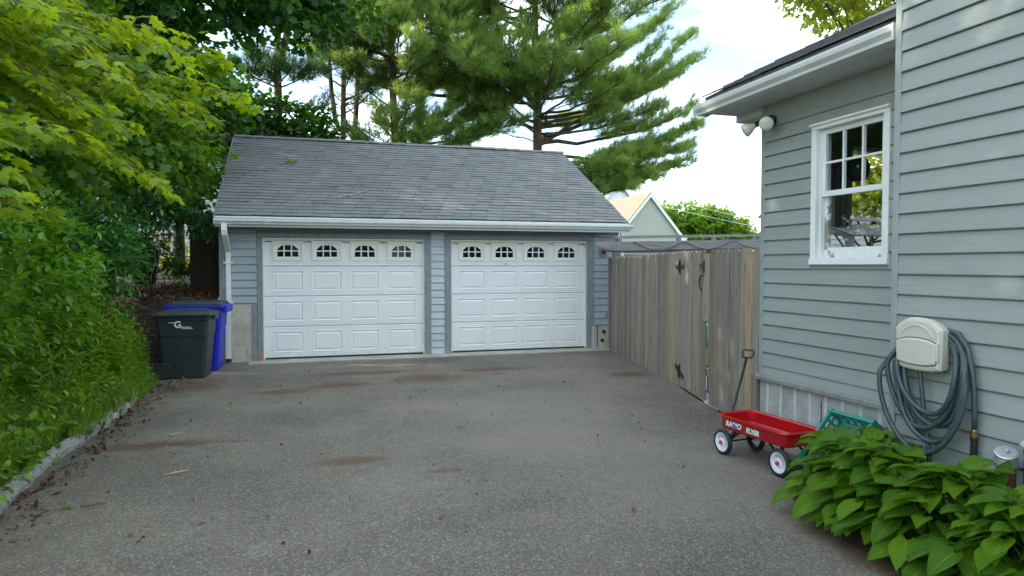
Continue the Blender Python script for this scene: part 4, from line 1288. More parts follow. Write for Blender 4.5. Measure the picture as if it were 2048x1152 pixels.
# ------------------------------------------------------------------ pergola behind the fence
PG = thing('pergola', 'weathered grey pergola with angled beam ends rising behind the fence', 'pergola', (7.0, 10.5, 0))
def beam(A, B, h, t, cut=0.34):
    """plank from A to B (top edge), with sloped lower ends"""
    A, B = Vector(A), Vector(B)
    L = (B - A).length
    d_ = (B - A).normalized()
    nn = Vector((-d_.y, d_.x, 0)).normalized()
    mb = MB()
    pr = [(0, 0), (L, 0), (L, -h * 0.4), (L - cut, -h), (cut, -h), (0, -h * 0.4)]
    mb.sweep(pr, A - nn * t / 2, A + nn * t / 2, d_, (0, 0, 1))
    return mb
def ppart(mb, name):
    return wobj(mb, PG).build(name, 'pergola_wood', PG)
ppart(beam((5.22, 11.82, 2.085), (9.3, 11.35, 2.185), 0.165, 0.042), 'beam')
ppart(beam((5.32, 12.0, 2.05), (9.3, 11.53, 2.14), 0.165, 0.042), 'beam')
ppart(beam((7.17, 8.0, 2.245), (12.4, 8.0, 2.215), 0.15, 0.045), 'beam')
ppart(beam((7.05, 8.13, 2.235), (12.4, 8.13, 2.205), 0.15, 0.045), 'beam')
for k in range(4):
    x = 5.66 + k * 1.17
    yq = 11.78 - k * 0.134
    ppart(MB().box((x - 0.045, yq - 0.022 + 0.07, 0), (x + 0.045, yq + 0.07 + 0.07, 2.0 + k * 0.025)), 'post')
for x in (7.55, 9.8, 12.0):
    ppart(MB().box((x - 0.05, 8.025, 0), (x + 0.05, 8.104, 2.085)), 'post')
ppart(MB().bar((5.62, 11.85, 2.185), (9.4, 11.42, 2.262), 0.05, 0.05), 'rail')
ppart(MB().bar((7.40, 8.3, 2.345), (11.8, 8.2, 2.335), 0.05, 0.06), 'rail')
for k, x in enumerate((5.72, 6.9, 7.6, 8.45)):
    yq = 11.83 - (x - 5.62) * 0.114
    ppart(MB().bar((x, yq, 2.09 + 0.02 * k), (x, yq, 2.165 + 0.02 * k), 0.07, 0.07, (0, 1, 0)), 'block')
ppart(MB().bar((7.55, 8.25, 2.20), (7.55, 8.25, 2.315), 0.09, 0.09, (0, 1, 0)), 'block')
ppart(MB().bar((5.75, 12.6, 1.93), (7.6, 12.3, 1.93), 0.03, 0.07), 'rail')
ppart(MB().bar((5.75, 12.6, 1.85), (7.6, 12.3, 1.85), 0.03, 0.05), 'rail')
cb = []
for k in range(29):
    t_ = k / 28
    x = 5.95 + t_ * 3.0
    sag = abs(math.sin(t_ * math.pi * 3))
    cb.append((x, 11.70 - t_ * 0.36, 2.10 + 0.07 * t_ - 0.17 * sag))
tag(MB().tube(cb, 0.007, 5).build('hanging_cable', 'wire'), 'thin dark cable looping along the pergola beam', 'cable')

# ------------------------------------------------------------------ wheeled bins
def rounded_rect(x0, x1, y0, y1, r, z, n=3):
    pts = []
    for cx, cy, a0 in ((x1 - r, y1 - r, 0), (x0 + r, y1 - r, 90), (x0 + r, y0 + r, 180), (x1 - r, y0 + r, 270)):
        for k in range(n + 1):
            a = R(a0 + 90 * k / n)
            pts.append((cx + r * math.cos(a), cy + r * math.sin(a), z))
    return pts

def wheeled_bin(label, loc, rotz, body_mat, lid_mat, h=1.0, w=0.62, dpt=0.80, rim=False):
    """local +X is the front (lid opening), wheels at -X"""
    t_ = thing('wheeled_bin', label, 'bin', loc, rotz, 'wheeled bins beside the garage')
    hw_, hd = w / 2, dpt / 2
    def ring(z, k, inset=0.0):
        return rounded_rect(-hd * k[0] + inset, hd * k[1] - inset, -hw_ * k[2] + inset, hw_ * k[2] - inset, 0.055, z)
    mb = MB()
    mb.loft([ring(0.0, (0.70, 0.74, 0.74)), ring(0.02, (0.74, 0.77, 0.77)), ring(h * 0.62, (0.90, 0.905, 0.885)), ring(h * 0.64, (0.905, 0.93, 0.915)), ring(h * 0.86, (0.96, 0.955, 0.955)), ring(h * 0.865, (1.0, 0.985, 0.99)), ring(h * 0.93, (1.0, 0.99, 1.0))])
    body = mb.build('body', body_mat, t_, smooth=False, bevel=0.006)
    # recess ledges at the front corners
    for sg in (-1, 1):
        MB().bar((hd * 0.60, sg * hw_ * 0.885, h * 0.61), (hd * 0.885, sg * hw_ * 0.895, h * 0.64), 0.03, 0.03).build('ledge', body_mat, t_, bevel=0.008)
    k_ = 0.93 if rim else 1.0
    if rim:
        MB().loft([rounded_rect(-hd * 1.05, hd * 1.08, -hw_ * 1.07, hw_ * 1.07, 0.05, h * z_) for z_ in (0.912, 0.955)]).build('rim', body_mat, t_, bevel=0.006)
        MB().box((hd * 1.0, -hw_ * 0.95, h * 0.845), (hd * 1.16, hw_ * 0.95, h * 0.952)).build('front_lip', body_mat, t_, bevel=0.012)
    lid = MB()
    lid.loft([rounded_rect(-hd * 1.0 * k_, hd * 1.06 * k_, -hw_ * 1.05 * k_, hw_ * 1.05 * k_, 0.05, h * 0.915), rounded_rect(-hd * 1.02 * k_, hd * 1.09 * k_, -hw_ * 1.08 * k_, hw_ * 1.08 * k_, 0.05, h * 0.935), rounded_rect(-hd * 1.02 * k_, hd * 1.09 * k_, -hw_ * 1.08 * k_, hw_ * 1.08 * k_, 0.05, h * (0.975 if rim else 0.955)),
              rounded_rect(-hd * 0.98, hd * 0.98, -hw_ * 0.98, hw_ * 0.98, 0.08, h * (0.998 if rim else 0.985)), rounded_rect(-hd * 0.72, hd * 0.72, -hw_ * 0.72, hw_ * 0.72, 0.12, h * 1.015)])
    L = lid.build('lid', lid_mat, t_, bevel=0.008, smooth=False)
    MB().box((hd * 1.05, -0.11, h * 0.865), (hd * 1.12, 0.11, h * 0.955)).build('lid_handle', lid_mat, L, bevel=0.015)
    for sg in (-0.42, 0, 0.42):
        MB().bar((-hd * 0.7, sg * hw_, h * 1.005), (hd * 0.6, sg * hw_ * 1.1, h * 1.008), 0.035, 0.02).build('lid_rib', lid_mat, L, bevel=0.006)
    MB().tube([(-hd * 1.02, -hw_ * 0.7, h * 0.93), (-hd * 1.16, -hw_ * 0.66, h * 0.95), (-hd * 1.16, hw_ * 0.66, h * 0.95), (-hd * 1.02, hw_ * 0.7, h * 0.93)], 0.017, 8).build('handle', body_mat, t_)
    MB().tube([(-hd * 0.72, -hw_ * 0.95, 0.12), (-hd * 0.72, hw_ * 0.95, 0.12)], 0.012, 8).build('axle', 'galv', t_)
    for sg in (-1, 1):
        y_ = sg * hw_ * 0.93
        wh = MB().lathe([(0.085, -0.028), (0.120, -0.026), (0.125, -0.015), (0.125, 0.015), (0.120, 0.026), (0.085, 0.028)], (-hd * 0.72, y_, 0.125), (0, 1, 0), 24).build('wheel', 'rubber', t_)
        MB().lathe([(0.0, -0.022), (0.03, -0.033), (0.035, -0.02), (0.085, -0.018), (0.085, 0.018), (0.035, 0.02), (0.03, 0.033), (0, 0.022)], (-hd * 0.72, y_, 0.125), (0, 1, 0), 20).build('rim', 'black_plastic', wh)
        for q in range(6):
            a = q * math.pi / 3
            MB().bar((-hd * 0.72 + 0.03 * math.cos(a), y_ + sg * 0.0, 0.125 + 0.03 * math.sin(a)), (-hd * 0.72 + 0.085 * math.cos(a), y_, 0.125 + 0.085 * math.sin(a)), 0.06, 0.018).build('spoke', 'bin_lid', wh)
    return t_

B1 = wheeled_bin('dark grey lidded bin with white G emblem, in front of a blue one', (-1.675, 11.13, 0.0), R(-5), 'bin_dark', 'bin_lid', 0.99, 0.58, 0.76)
B2 = wheeled_bin('bright blue bin with black lid between the dark bin and the downspout', (-1.60, 11.82, 0.0), R(-3), 'bin_blue', 'bin_lid', 1.085, 0.62, 0.80, True)

def text_part(txt, size, mat, parent, M, extrude=0.0015, shear=0.0, offset=0.0, spacing=1.0, name='lettering'):
    cu_ = bpy.data.curves.new(name, 'FONT')
    cu_.body = txt
    cu_.size = size
    cu_.extrude = extrude
    cu_.shear = shear
    cu_.offset = offset
    cu_.space_character = spacing
    cu_.align_x = 'CENTER'
    cu_.align_y = 'CENTER'
    tmp = bpy.data.objects.new(name, cu_)
    COL.objects.link(tmp)
    dg = bpy.context.evaluated_depsgraph_get()
    me_ = bpy.data.meshes.new_from_object(tmp.evaluated_get(dg))
    bpy.data.objects.remove(tmp)
    me_.transform(M)
    me_.name = name
    return link(name, me_, mat, parent)

# emblem on the side of the dark bin that faces the drive (local -Y)
def bin_face(x, z):
    k = 0.90 + (0.955 - 0.90) * (z - 0.63) / 0.22
    return Vector((x, -0.29 * k - 0.004, z))
tilt = R(90 - 3.5)
eM = Matrix.Translation(bin_face(-0.055, 0.795)) @ Matrix.Rotation(R(90 + 4), 4, 'X')
text_part('G', 0.135, 'decal_white', B1, eM, offset=0.004, name='emblem_letter')
dc = MB()
for x0, x1, z0, z1 in ((-0.185, -0.10, 0.820, 0.834), (-0.03, 0.125, 0.752, 0.766), (0.0, 0.145, 0.733, 0.746), (-0.07, 0.02, 0.760, 0.770)):
    q = x0
    while q < x1:
        w = random.uniform(0.008, 0.016)
        dc.add([tuple(bin_face(q, z0) + Vector((0, -.001, 0))), tuple(bin_face(min(q + w, x1), z0) + Vector((0, -.001, 0))), tuple(bin_face(min(q + w, x1), z1) + Vector((0, -.001, 0))), tuple(bin_face(q, z1) + Vector((0, -.001, 0)))], [(0, 1, 2, 3)])
        q += w + 0.003
dc.build('emblem_small_print', 'decal_white', B1, fix=False)

# dark barrel higher on the slope
BR = thing('plastic_barrel', 'dark plastic barrel half hidden by shrubs on the leafy slope', 'barrel', (-2.72, 13.55, 1.33))
BR.rotation_euler = (0.08, 0.10, 0)
MB().lathe([(0.15, 0), (0.17, 0.02), (0.19, 0.2), (0.20, 0.42), (0.225, 0.58), (0.235, 0.60), (0.235, 0.64), (0.21, 0.645), (0.20, 0.60)], n=20).build('body', 'black_plastic', BR)
for sg in (-1, 1):
    MB().tube([(sg * 0.23, -0.06, 0.55), (sg * 0.27, -0.05, 0.53), (sg * 0.27, 0.05, 0.53), (sg * 0.23, 0.06, 0.55)], 0.012, 6).build('handle', 'black_plastic', BR)

# dark board fence left of the garage
LF = thing('board_fence', 'dark brown board fence standing left of the garage roof edge', 'fence', (-1.7, 13.9, 1.2))
for k in range(5):
    x = -2.02 + k * 0.135
    o = link('picket', MB().sweep([(0, 0), (0.1325, 0), (0.1325, 1.41), (0.09, 1.45), (0.04, 1.45), (0, 1.41)], (0, 0, 0), (0, 0.02, 0), (1, 0, 0), (0, 0, 1)).mesh('picket'), 'dark_fence', LF)
    o.location = (x + 1.7, 0, random.uniform(-.02, .03))
for z in (0.3, 1.1):
    MB().box((-0.33, 0.021, z), (0.36, 0.06, z + 0.085)).build('rail', 'dark_fence', LF)

# ------------------------------------------------------------------ red wagon
WG = thing('toy_wagon', 'red metal pull wagon with white wheels parked beside the house', 'wagon', (3.705, 4.83, 0.0), R(4.5))
def wrect(hx, hy, r, z, n=5):
    return rounded_rect(-hx, hx, -hy, hy, r, z, n)
HX, HY = 0.185, 0.405
bd = MB()
zf, zr = 0.235, 0.345
rings = [wrect(HX - 0.012, HY - 0.015, 0.06, zf), wrect(HX - 0.004, HY - 0.005, 0.07, zf + 0.012), wrect(HX, HY, 0.075, zr - 0.006), wrect(HX + 0.010, HY + 0.010, 0.085, zr + 0.004), wrect(HX + 0.022, HY + 0.022, 0.095, zr + 0.004), wrect(HX + 0.026, HY + 0.026, 0.098, zr - 0.002), wrect(HX + 0.026, HY + 0.026, 0.098, zr + 0.004), wrect(HX + 0.020, HY + 0.020, 0.095, zr + 0.012), wrect(HX + 0.006, HY + 0.006, 0.082, zr + 0.011), wrect(HX - 0.006, HY - 0.006, 0.072, zr), wrect(HX - 0.012, HY - 0.012, 0.066, zf + 0.02), wrect(HX - 0.025, HY - 0.026, 0.055, zf + 0.008)]
bd.loft(rings)
bd.build('body', 'red_enamel', WG, smooth=False)
for o_ in [c for c in WG.children if c.name.startswith('body')]:
    o_.data.polygons.foreach_set('use_smooth', [True] * len(o_.data.polygons))
    es = o_.modifiers.new('split', 'EDGE_SPLIT')
    es.split_angle = R(40)
WR = 0.112
for sx in (-1, 1):
    for y_ in (-0.335, 0.345):
        x_ = sx * 0.178
        ax = (sx, 0, 0)
        wh = MB().lathe([(0.080, -0.020), (0.100, -0.020), (0.110, -0.012), (WR, 0), (0.110, 0.012), (0.100, 0.020), (0.086, 0.020), (0.082, 0.012), (0.080, -0.020)], (x_, y_, WR), ax, 32, False).build('wheel', 'rubber', WG, smooth=True)
        m2 = wh.modifiers.new('split', 'EDGE_SPLIT')
        m2.split_angle = R(45)
        MB().lathe([(0.085, 0.010), (0.084, 0.016), (0.079, 0.017), (0.073, 0.011), (0.045, 0.008), (0.030, 0.013), (0.018, 0.018), (0.0, 0.019)], (x_, y_, WR), ax, 32).build('rim', 'wheel_white', wh, smooth=True)
        MB().lathe([(0.017, 0.012), (0.018, 0.028), (0.014, 0.037), (0.006, 0.040), (0, 0.040)], (x_, y_, WR), ax, 16).build('hub_cap', 'hub_pink', wh, smooth=True)
for y_ in (-0.335, 0.345):
    MB().tube([(-0.165, y_, WR), (0.165, y_, WR)], 0.0075, 8).build('axle', 'black_metal', WG)
# bent-wire braces and undercarriage
MB().tube([(-0.155, 0.345, WR), (-0.12, 0.345, WR - 0.002), (-0.07, 0.33, 0.15), (-0.045, 0.30, 0.185), (0.045, 0.30, 0.185), (0.07, 0.33, 0.15), (0.12, 0.345, WR - 0.002), (0.155, 0.345, WR)], 0.009, 8).build('front_brace', 'black_metal', WG, smooth=True)
MB().bar((-0.15, 0.335, WR + 0.01), (-0.05, 0.33, 0.20), 0.04, 0.012).bar((0.15, 0.335, WR + 0.01), (0.05, 0.33, 0.20), 0.04, 0.012).bar((-0.055, 0.33, 0.198), (0.055, 0.33, 0.198), 0.12, 0.012).build('front_bolster', 'black_metal', WG)
MB().lathe([(0.055, 0.204), (0.055, 0.222), (0.07, 0.226), (0.07, 0.2345)], (0, 0.33, 0), (0, 0, 1), 16).build('turntable', 'black_metal', WG)
for sx in (-1, 1):
    MB().bar((sx * 0.155, -0.335, WR), (sx * 0.120, -0.30, 0.236), 0.030, 0.012, (0, 1, 0)).bar((sx * 0.15, -0.335, WR), (sx * 0.115, -0.13, 0.236), 0.022, 0.010, (1, 0, 0)).build('rear_bracket', 'black_metal', WG)
MB().tube([(0, 0.37, 0.195), (0.005, 0.46, 0.20), (0.02, 0.50, 0.25), (0.275, 0.585, 0.80)], 0.0125, 10).build('handle', 'black_metal', WG, smooth=True)
hp_ = Vector((0.275, 0.585, 0.80))
ud = Vector((0.255, 0.085, 0.55)).normalized()
sd = Vector((1, -0.55, -0.08)).normalized()
gripp = [hp_ - sd * 0.028, hp_ + ud * 0.010 - sd * 0.044, hp_ + ud * 0.060 - sd * 0.050, hp_ + ud * 0.074 - sd * 0.040, hp_ + ud * 0.074 + sd * 0.040, hp_ + ud * 0.060 + sd * 0.050, hp_ + ud * 0.010 + sd * 0.044, hp_ + sd * 0.028, hp_ - sd * 0.028]
MB().tube(gripp, 0.0095, 8).build('grip', 'black_plastic', WG, smooth=True)
# lettering on the side that faces the drive (local -X)
def side_M(y, z, ang=0):
    return Matrix.Translation((-HX - 0.0025, y, z)) @ Matrix(((0, 0, -1, 0), (-1, 0, 0, 0), (0, 1, 0, 0), (0, 0, 0, 1))) @ Matrix.Rotation(ang, 4, 'Z')
text_part('RADIO', 0.062, 'decal_white', WG, side_M(0.200, 0.290), offset=0.0022, shear=0.12, spacing=1.02)
text_part('FLYER', 0.056, 'decal_white', WG, side_M(-0.035, 0.283), offset=0.0022, shear=0.12, spacing=1.02)
st_ = MB().add([(-HX - 0.0045, 0.215, 0.268), (-HX - 0.0045, 0.150, 0.262), (-HX - 0.0045, 0.14, 0.280), (-HX - 0.0045, 0.17, 0.296), (-HX - 0.0045, 0.21, 0.290)], [(0, 1, 2, 3, 4)])
st_.build('sticker', 'sticker_blue', WG, fix=False)

# ------------------------------------------------------------------ green folding crate leaning on the foundation
CR = thing('plastic_crate', 'green plastic lattice crate leaning against the house behind the hostas', 'crate', (3.82, 4.27, 0.02))
cu_ax = Vector((0.36, 0, 0.42)).normalized()        # up the leaning floor of the crate
cn_ax = Vector((-cu_ax.z, 0, cu_ax.x))              # open side faces up and towards the drive
cy_ax = Vector((0, 1, 0))
CM = Matrix((cy_ax, cu_ax, cn_ax)).transposed()     # local x along wall, y up the lean, z out of the floor
def cpart(mb, name, bevel=0.0):
    mb.v = [tuple(CM @ Vector(p)) for p in mb.v]
    return mb.build(name, 'crate_green', CR, bevel=bevel)
CWd, CHt, CDp = 0.21, 0.50, 0.15     # half width, height, depth
fl_ = MB()
for i in range(6):
    x = -CWd + 0.03 + i * (2 * CWd - 0.06) / 5
    fl_.box((x - 0.011, 0.02, 0), (x + 0.011, CHt - 0.02, 0.010))
for j in range(8):
    y_ = 0.03 + j * (CHt - 0.06) / 7
    fl_.box((-CWd + 0.02, y_ - 0.010, 0.0015), (CWd - 0.02, y_ + 0.010, 0.0085))
cpart(fl_, 'crate_floor')
def lattice(axis, pos, a0, a1):
    mb = MB()
    def bx(u0, u1, z0, z1, th=0.008):
        if axis == 'x':
            mb.box((pos - th, u0, z0), (pos + th, u1, z1))
        else:
            mb.box((u0, pos - th, z0), (u1, pos + th, z1))
    bx(a0, a1, 0, 0.022)
    bx(a0, a1, CDp - 0.028, CDp, 0.013)
    bx(a0, a1, CDp * 0.48, CDp * 0.48 + 0.016, 0.006)
    n = int((a1 - a0) / 0.07)
    for i in range(n + 1):
        u = a0 + (a1 - a0) * i / n
        bx(u - 0.009, u + 0.009, 0.022, CDp - 0.028, 0.007)
    return mb
for nm, ax, pos, a0, a1 in (('long_side', 'x', -CWd, 0.0, CHt), ('long_side', 'x', CWd, 0.0, CHt), ('end_side', 'y', 0.0, -CWd + 0.014, CWd - 0.014), ('end_side', 'y', CHt, -CWd + 0.014, CWd - 0.014)):
    cpart(lattice(ax, pos, a0, a1), nm)
for sx in (-1, 1):
    for y_ in (0.0, CHt):
        cpart(MB().box((sx * CWd - 0.02, y_ - 0.02, -0.005), (sx * CWd + 0.02, y_ + 0.02, CDp + 0.010)), 'corner_block', 0.004)

# black elbow by the wall step, stands for an unidentified dark rounded object
DE = tag(MB().tube([(4.02, 3.86, 0.0), (4.02, 3.86, 0.36), (4.01, 3.85, 0.43), (3.97, 3.83, 0.468), (3.90, 3.80, 0.47)], 0.048, 14).build('black_elbow', 'black_plastic', smooth=True), 'black rounded elbow-shaped object peeking out between the green crate and the hose', 'object')

# ------------------------------------------------------------------ hose hanger and hose
HH = thing('hose_hanger', 'beige plastic hose hanger box mounted on the siding', 'hose hanger', (3.755, 3.338, 1.0))
def shield(yw, z0, z1, arch, x, n=10):
    pts = []
    for k in range(n + 1):
        t_ = -1 + 2 * k / n
        pts.append((x, t_ * yw, z1 - arch * (abs(t_) ** 2.6)))
    for k in range(n + 1):
        t_ = 1 - 2 * k / n
        pts.append((x, t_ * yw * 0.95, z0 + 0.018 * (abs(t_) ** 3)))
    return pts
hh = MB().loft([shield(0.145, 0.02, 0.30, 0.06, 0.0), shield(0.162, 0.005, 0.325, 0.065, -0.03), shield(0.168, 0.0, 0.335, 0.068, -0.085), shield(0.160, 0.008, 0.328, 0.066, -0.102), shield(0.146, 0.022, 0.312, 0.062, -0.108)])
hh.build('case', 'beige_plastic', HH, bevel=0.004)
gv_ = MB().loft([shield(0.150, 0.034, 0.212, 0.030, -0.1075), shield(0.150, 0.034, 0.212, 0.030, -0.1088)])
gv_.build('door_seam', 'black_plastic', HH)
hd_ = MB().loft([shield(0.146, 0.038, 0.206, 0.029, -0.106), shield(0.146, 0.038, 0.206, 0.029, -0.116), shield(0.138, 0.046, 0.198, 0.026, -0.121)])
hd_.build('door', 'beige_plastic', HH, bevel=0.003)
MB().box((-0.1195, -0.158, 0.075), (-0.100, -0.140, 0.185)).build('door_latch', 'beige_plastic', HH, bevel=0.004)
ar = []
for k in range(13):
    t_ = -1 + 2 * k / 12
    ar.append((-0.1085, t_ * 0.120, 0.285 - 0.068 * abs(t_) ** 2.4))
MB().tube(ar, 0.005, 6).build('arch_rib', 'beige_plastic', HH)
HO = thing('garden_hose', 'grey green garden hose coiled in long loops under the beige hanger', 'hose', (3.7, 3.3, 0.9))
loops = [(0.30, 0.46, 0.00, 0.955, -0.060, 0.00), (0.245, 0.37, 0.015, 1.02, -0.040, 0.01), (0.225, 0.33, -0.01, 1.03, -0.020, 0.02), (0.205, 0.30, -0.03, 1.05, -0.055, 0.03), (0.23, 0.40, -0.045, 0.99, -0.010, 0.015), (0.19, 0.34, -0.025, 1.03, 0.0, 0.02), (0.235, 0.42, -0.055, 1.0, -0.045, 0.01), (0.21, 0.36, -0.06, 1.04, -0.03, 0.02)]
for (ry, rz, dy, zc_, dx, skew) in loops:
    pts = []
    for k in range(41):
        a = 2 * math.pi * k / 40
        s_, c_ = math.sin(a), math.cos(a)
        # egg: narrow at the top where it hangs, round below
        wdt = ry * (1.0 - 0.18 * max(0, c_))
        yy = 3.305 + dy + wdt * s_ + skew * c_
        zz = zc_ + rz * (c_ * (0.62 if c_ > 0 else 1.0))
        hang = smoothstep(0.75, -0.1, c_)
        pts.append((3.728 + (dx - 0.028) * float(hang) + 0.010 * math.sin(3 * a + dy * 40) * float(hang), yy, zz))
    wobj(MB().tube(pts, 0.0155, 10, cap=False), HO).build('loop', 'hose', HO, smooth=True)
wobj(MB().tube([(3.735, 3.24, 1.27), (3.73, 3.12, 1.25), (3.72, 3.05, 1.17), (3.713, 3.012, 1.03), (3.715, 3.0, 0.9), (3.715, 2.995, 0.78), (3.715, 2.995, 0.70)], 0.0155, 10), HO).build('tail', 'hose', HO, smooth=True)
wobj(MB().tube([(3.68, 3.36, 1.20), (3.69, 3.34, 0.95), (3.685, 3.30, 0.7), (3.68, 3.26, 0.5), (3.67, 3.24, 0.36)], 0.0145, 10), HO).build('tail', 'hose', HO, smooth=True)
wobj(MB().lathe([(0.019, 0.665), (0.019, 0.70), (0.016, 0.705)], (3.715, 2.995, 0), (0, 0, 1), 12), HO).build('coupling', 'brass', HO)
SPG = thing('spigot', 'black water spigot with red handle below the hose coupling', 'spigot', (3.715, 2.995, 0.5))
MB().lathe([(0.021, 0.165), (0.024, 0.16), (0.024, 0.145), (0.019, 0.14), (0.021, -0.05), (0.014, -0.08)], n=14).build('body', 'black_metal', SPG)
MB().tube([(0, 0, -0.04), (0.02, 0, -0.06), (0.06, 0, -0.06)], 0.014, 8).build('pipe', 'black_metal', SPG)
MB().lathe([(0.006, 0.0), (0.020, 0.004), (0.022, 0.016), (0.010, 0.022)], (-0.03, 0.015, -0.03), (-1, 0, 0), 12).build('handle', 'red_paint', SPG)

# capped pipes near the right edge
CP = thing('capped_pipe', 'rusty brown pipe with galvanised bolted cap standing by the siding', 'pipe', (3.665, 2.765, 0.0))
MB().lathe([(0.045, 0.0), (0.045, 0.565)], n=18).build('pipe', 'rust', CP)
MB().lathe([(0.054, 0.562), (0.056, 0.566), (0.056, 0.58), (0.050, 0.583), (0.050, 0.59), (0.057, 0.593), (0.057, 0.606), (0.048, 0.61), (0.046, 0.618)], n=18).build('collar', 'galv', CP)
cpd = Vector((-0.35, -0.30, 0.85)).normalized()
MB().lathe([(0.05, 0.0), (0.056, 0.004), (0.056, 0.020), (0.048, 0.024)], (-0.004, 0, 0.622), cpd, 18).build('cap', 'galv', CP)
MB().lathe([(0.017, 0.022), (0.017, 0.038), (0.014, 0.041)], (-0.004, 0, 0.622), cpd, 6).build('bolt', 'galv', CP)
BP = thing('vent_post', 'black capped post at the edge of the frame beside the rusty pipe', 'post', (3.66, 2.61, 0.0))
MB().lathe([(0.048, 0.0), (0.048, 0.69)], n=16).build('post', 'black_plastic', BP)
MB().lathe([(0.050, 0.665), (0.051, 0.69)], n=16).build('band', 'rust', BP)
MB().lathe([(0.05, 0.692), (0.066, 0.702), (0.068, 0.714), (0.055, 0.730), (0.02, 0.738), (0, 0.739)], n=18).build('cap', 'cap_grey', BP, smooth=True)

# ------------------------------------------------------------------ hostas
def hosta_leaf_mesh(seed):
    r = random.Random(seed)
    nu, nv = 6, 9
    fold, arch, wav, wid = r.uniform(0.10, 0.40), r.uniform(0.10, 0.50), r.uniform(0.01, 0.04), r.uniform(0.33, 0.42)
    tw = r.uniform(-0.25, 0.25)
    v, f, vein = [], [], []
    for j in range(nv + 1):
        t = j / nv
        w = wid * (math.sin(math.pi * min(1, (t * 0.93 + 0.07)) ** 0.80) ** 0.85) * (1 - 0.25 * t) * 1.08
        for i in range(nu + 1):
            u = -1 + 2 * i / nu
            x = u * w
            y = t - 0.10 * (1 - t) ** 6 * abs(u) * 1.5
            z = fold * abs(u) * w - arch * t * t * 0.55 + wav * math.sin(u * 9 + t * 7) * (abs(u)) + tw * u * t * 0.3
            v.append((x, y, z))
            vein.append(u * (0.35 + 0.65 * math.sin(math.pi * (0.1 + 0.9 * t)) ** 0.5))
    for j in range(nv):
        for i in range(nu):
            a = j * (nu + 1) + i
            f.append((a, a + 1, a + nu + 2, a + nu + 1))
    # petiole
    L = r.uniform(0.7, 1.1)
    n0 = len(v)
    for k in range(4):
        t = k / 3
        p = Vector((0, 0.03 - 0.55 * L * t, -0.05 * t - 0.75 * L * t * t))
        for dx, dz in ((-0.022, 0), (0.022, 0), (0, -0.03)):
            v.append((p.x + dx, p.y, p.z + dz))
            vein.append(0.02)
    for k in range(3):
        a = n0 + k * 3
        for q in range(3):
            f.append((a + q, a + (q + 1) % 3, a + 3 + (q + 1) % 3, a + 3 + q))
    me = bpy.data.meshes.new('leaf')
    me.from_pydata(v, [], f)
    at = me.attributes.new('vein', 'FLOAT', 'POINT')
    at.data.foreach_set('value', vein)
    me.polygons.foreach_set('use_smooth', [True] * len(me.polygons))
    me.materials.append(MT['hosta_leaf'])
    return me
HL = [hosta_leaf_mesh(k) for k in range(16)]
clumps = [((3.63, 3.68), 150, 'leafy hosta clump beside the wagon rear wheel and green crate', 0.88),
          ((3.38, 3.40), 220, 'leafy hosta clump below the loops of the garden hose', 1.0),
          ((3.38, 2.90), 220, 'leafy hosta clump beneath the spigot and rusty pipe', 1.0),
          ((3.38, 2.38), 220, 'leafy hosta clump cut off by the bottom right corner of the photo', 1.0)]
for (cx, cy), n, lab, sz in clumps:
    HT = thing('hosta', lab, 'hosta', (cx, cy, 0.05), 0, 'hosta clumps along the house wall')
    for i in range(n):
        t = ((i + 0.5) / n) ** 0.75
        low = random.random() < 0.34
        if low:
            t = random.uniform(0.78, 1.04)
        ox, oy, oz = random.uniform(-.06, .08), random.uniform(-.20, .20), random.uniform(-.05, .05)
        az = i * 2.39996 + random.uniform(-0.35, 0.35)
        dx, dy = math.cos(az), math.sin(az)
        rad = (0.04 + 0.33 * t) * sz
        if dx > 0:
            rad *= 0.62
        z = (0.38 * (1 - t ** 2.6) + 0.085) * sz + random.uniform(-.035, .035)
        if low:
            z = random.uniform(0.06, 0.20)
        size = random.uniform(0.105, 0.195) * sz * (0.9 + 0.2 * t)
        pitch = R(16 - 38 * t + random.uniform(-14, 14))
        fw = Vector((dx * math.cos(pitch), dy * math.cos(pitch), math.sin(pitch)))
        # leaves lean towards the open drive, away from the wall
        fw = (fw + Vector((-0.40, -0.10, 0))).normalized()
        up = (Vector((0, 0, 1)) + Vector((random.uniform(-.35, .35), random.uniform(-.35, .35), 0)) - fw * 0.0)
        sd = fw.cross(up).normalized()
        up = sd.cross(fw)
        o = link('leaf', HL[(i * 5 + int(cx * 100)) % 16], None, HT)
        M4 = Matrix((sd, fw, up)).transposed().to_4x4()
        M4.translation = Vector((dx * rad * 0.85 + ox, dy * rad + oy, max(0.07, z + oz)))
        o.matrix_local = M4 @ Matrix.Diagonal((size, size, size, 1))
ht = thing('hosta', 'single upright hosta shoot of three leaves between spigot and capped pipe', 'hosta', (3.60, 2.86, 0.05), 0, 'hosta clumps along the house wall')
for k, (fx, fy, fz, zz, sz) in enumerate(((-0.5, -0.75, 0.35, 0.50, 0.19), (-0.75, -0.55, -0.35, 0.48, 0.23), (-0.3, 0.9, 0.2, 0.42, 0.18))):
    fw = Vector((fx, fy, fz)).normalized()
    sd = fw.cross(Vector((-0.5, 0, 0.8))).normalized()
    up = sd.cross(fw)
    o = link('leaf', HL[k], None, ht)
    M4 = Matrix((sd, fw, up)).transposed().to_4x4()
    M4.translation = Vector((-0.02, -0.1 + 0.02 * k, zz))
    o.matrix_local = M4 @ Matrix.Diagonal((sz, sz, sz, 1))

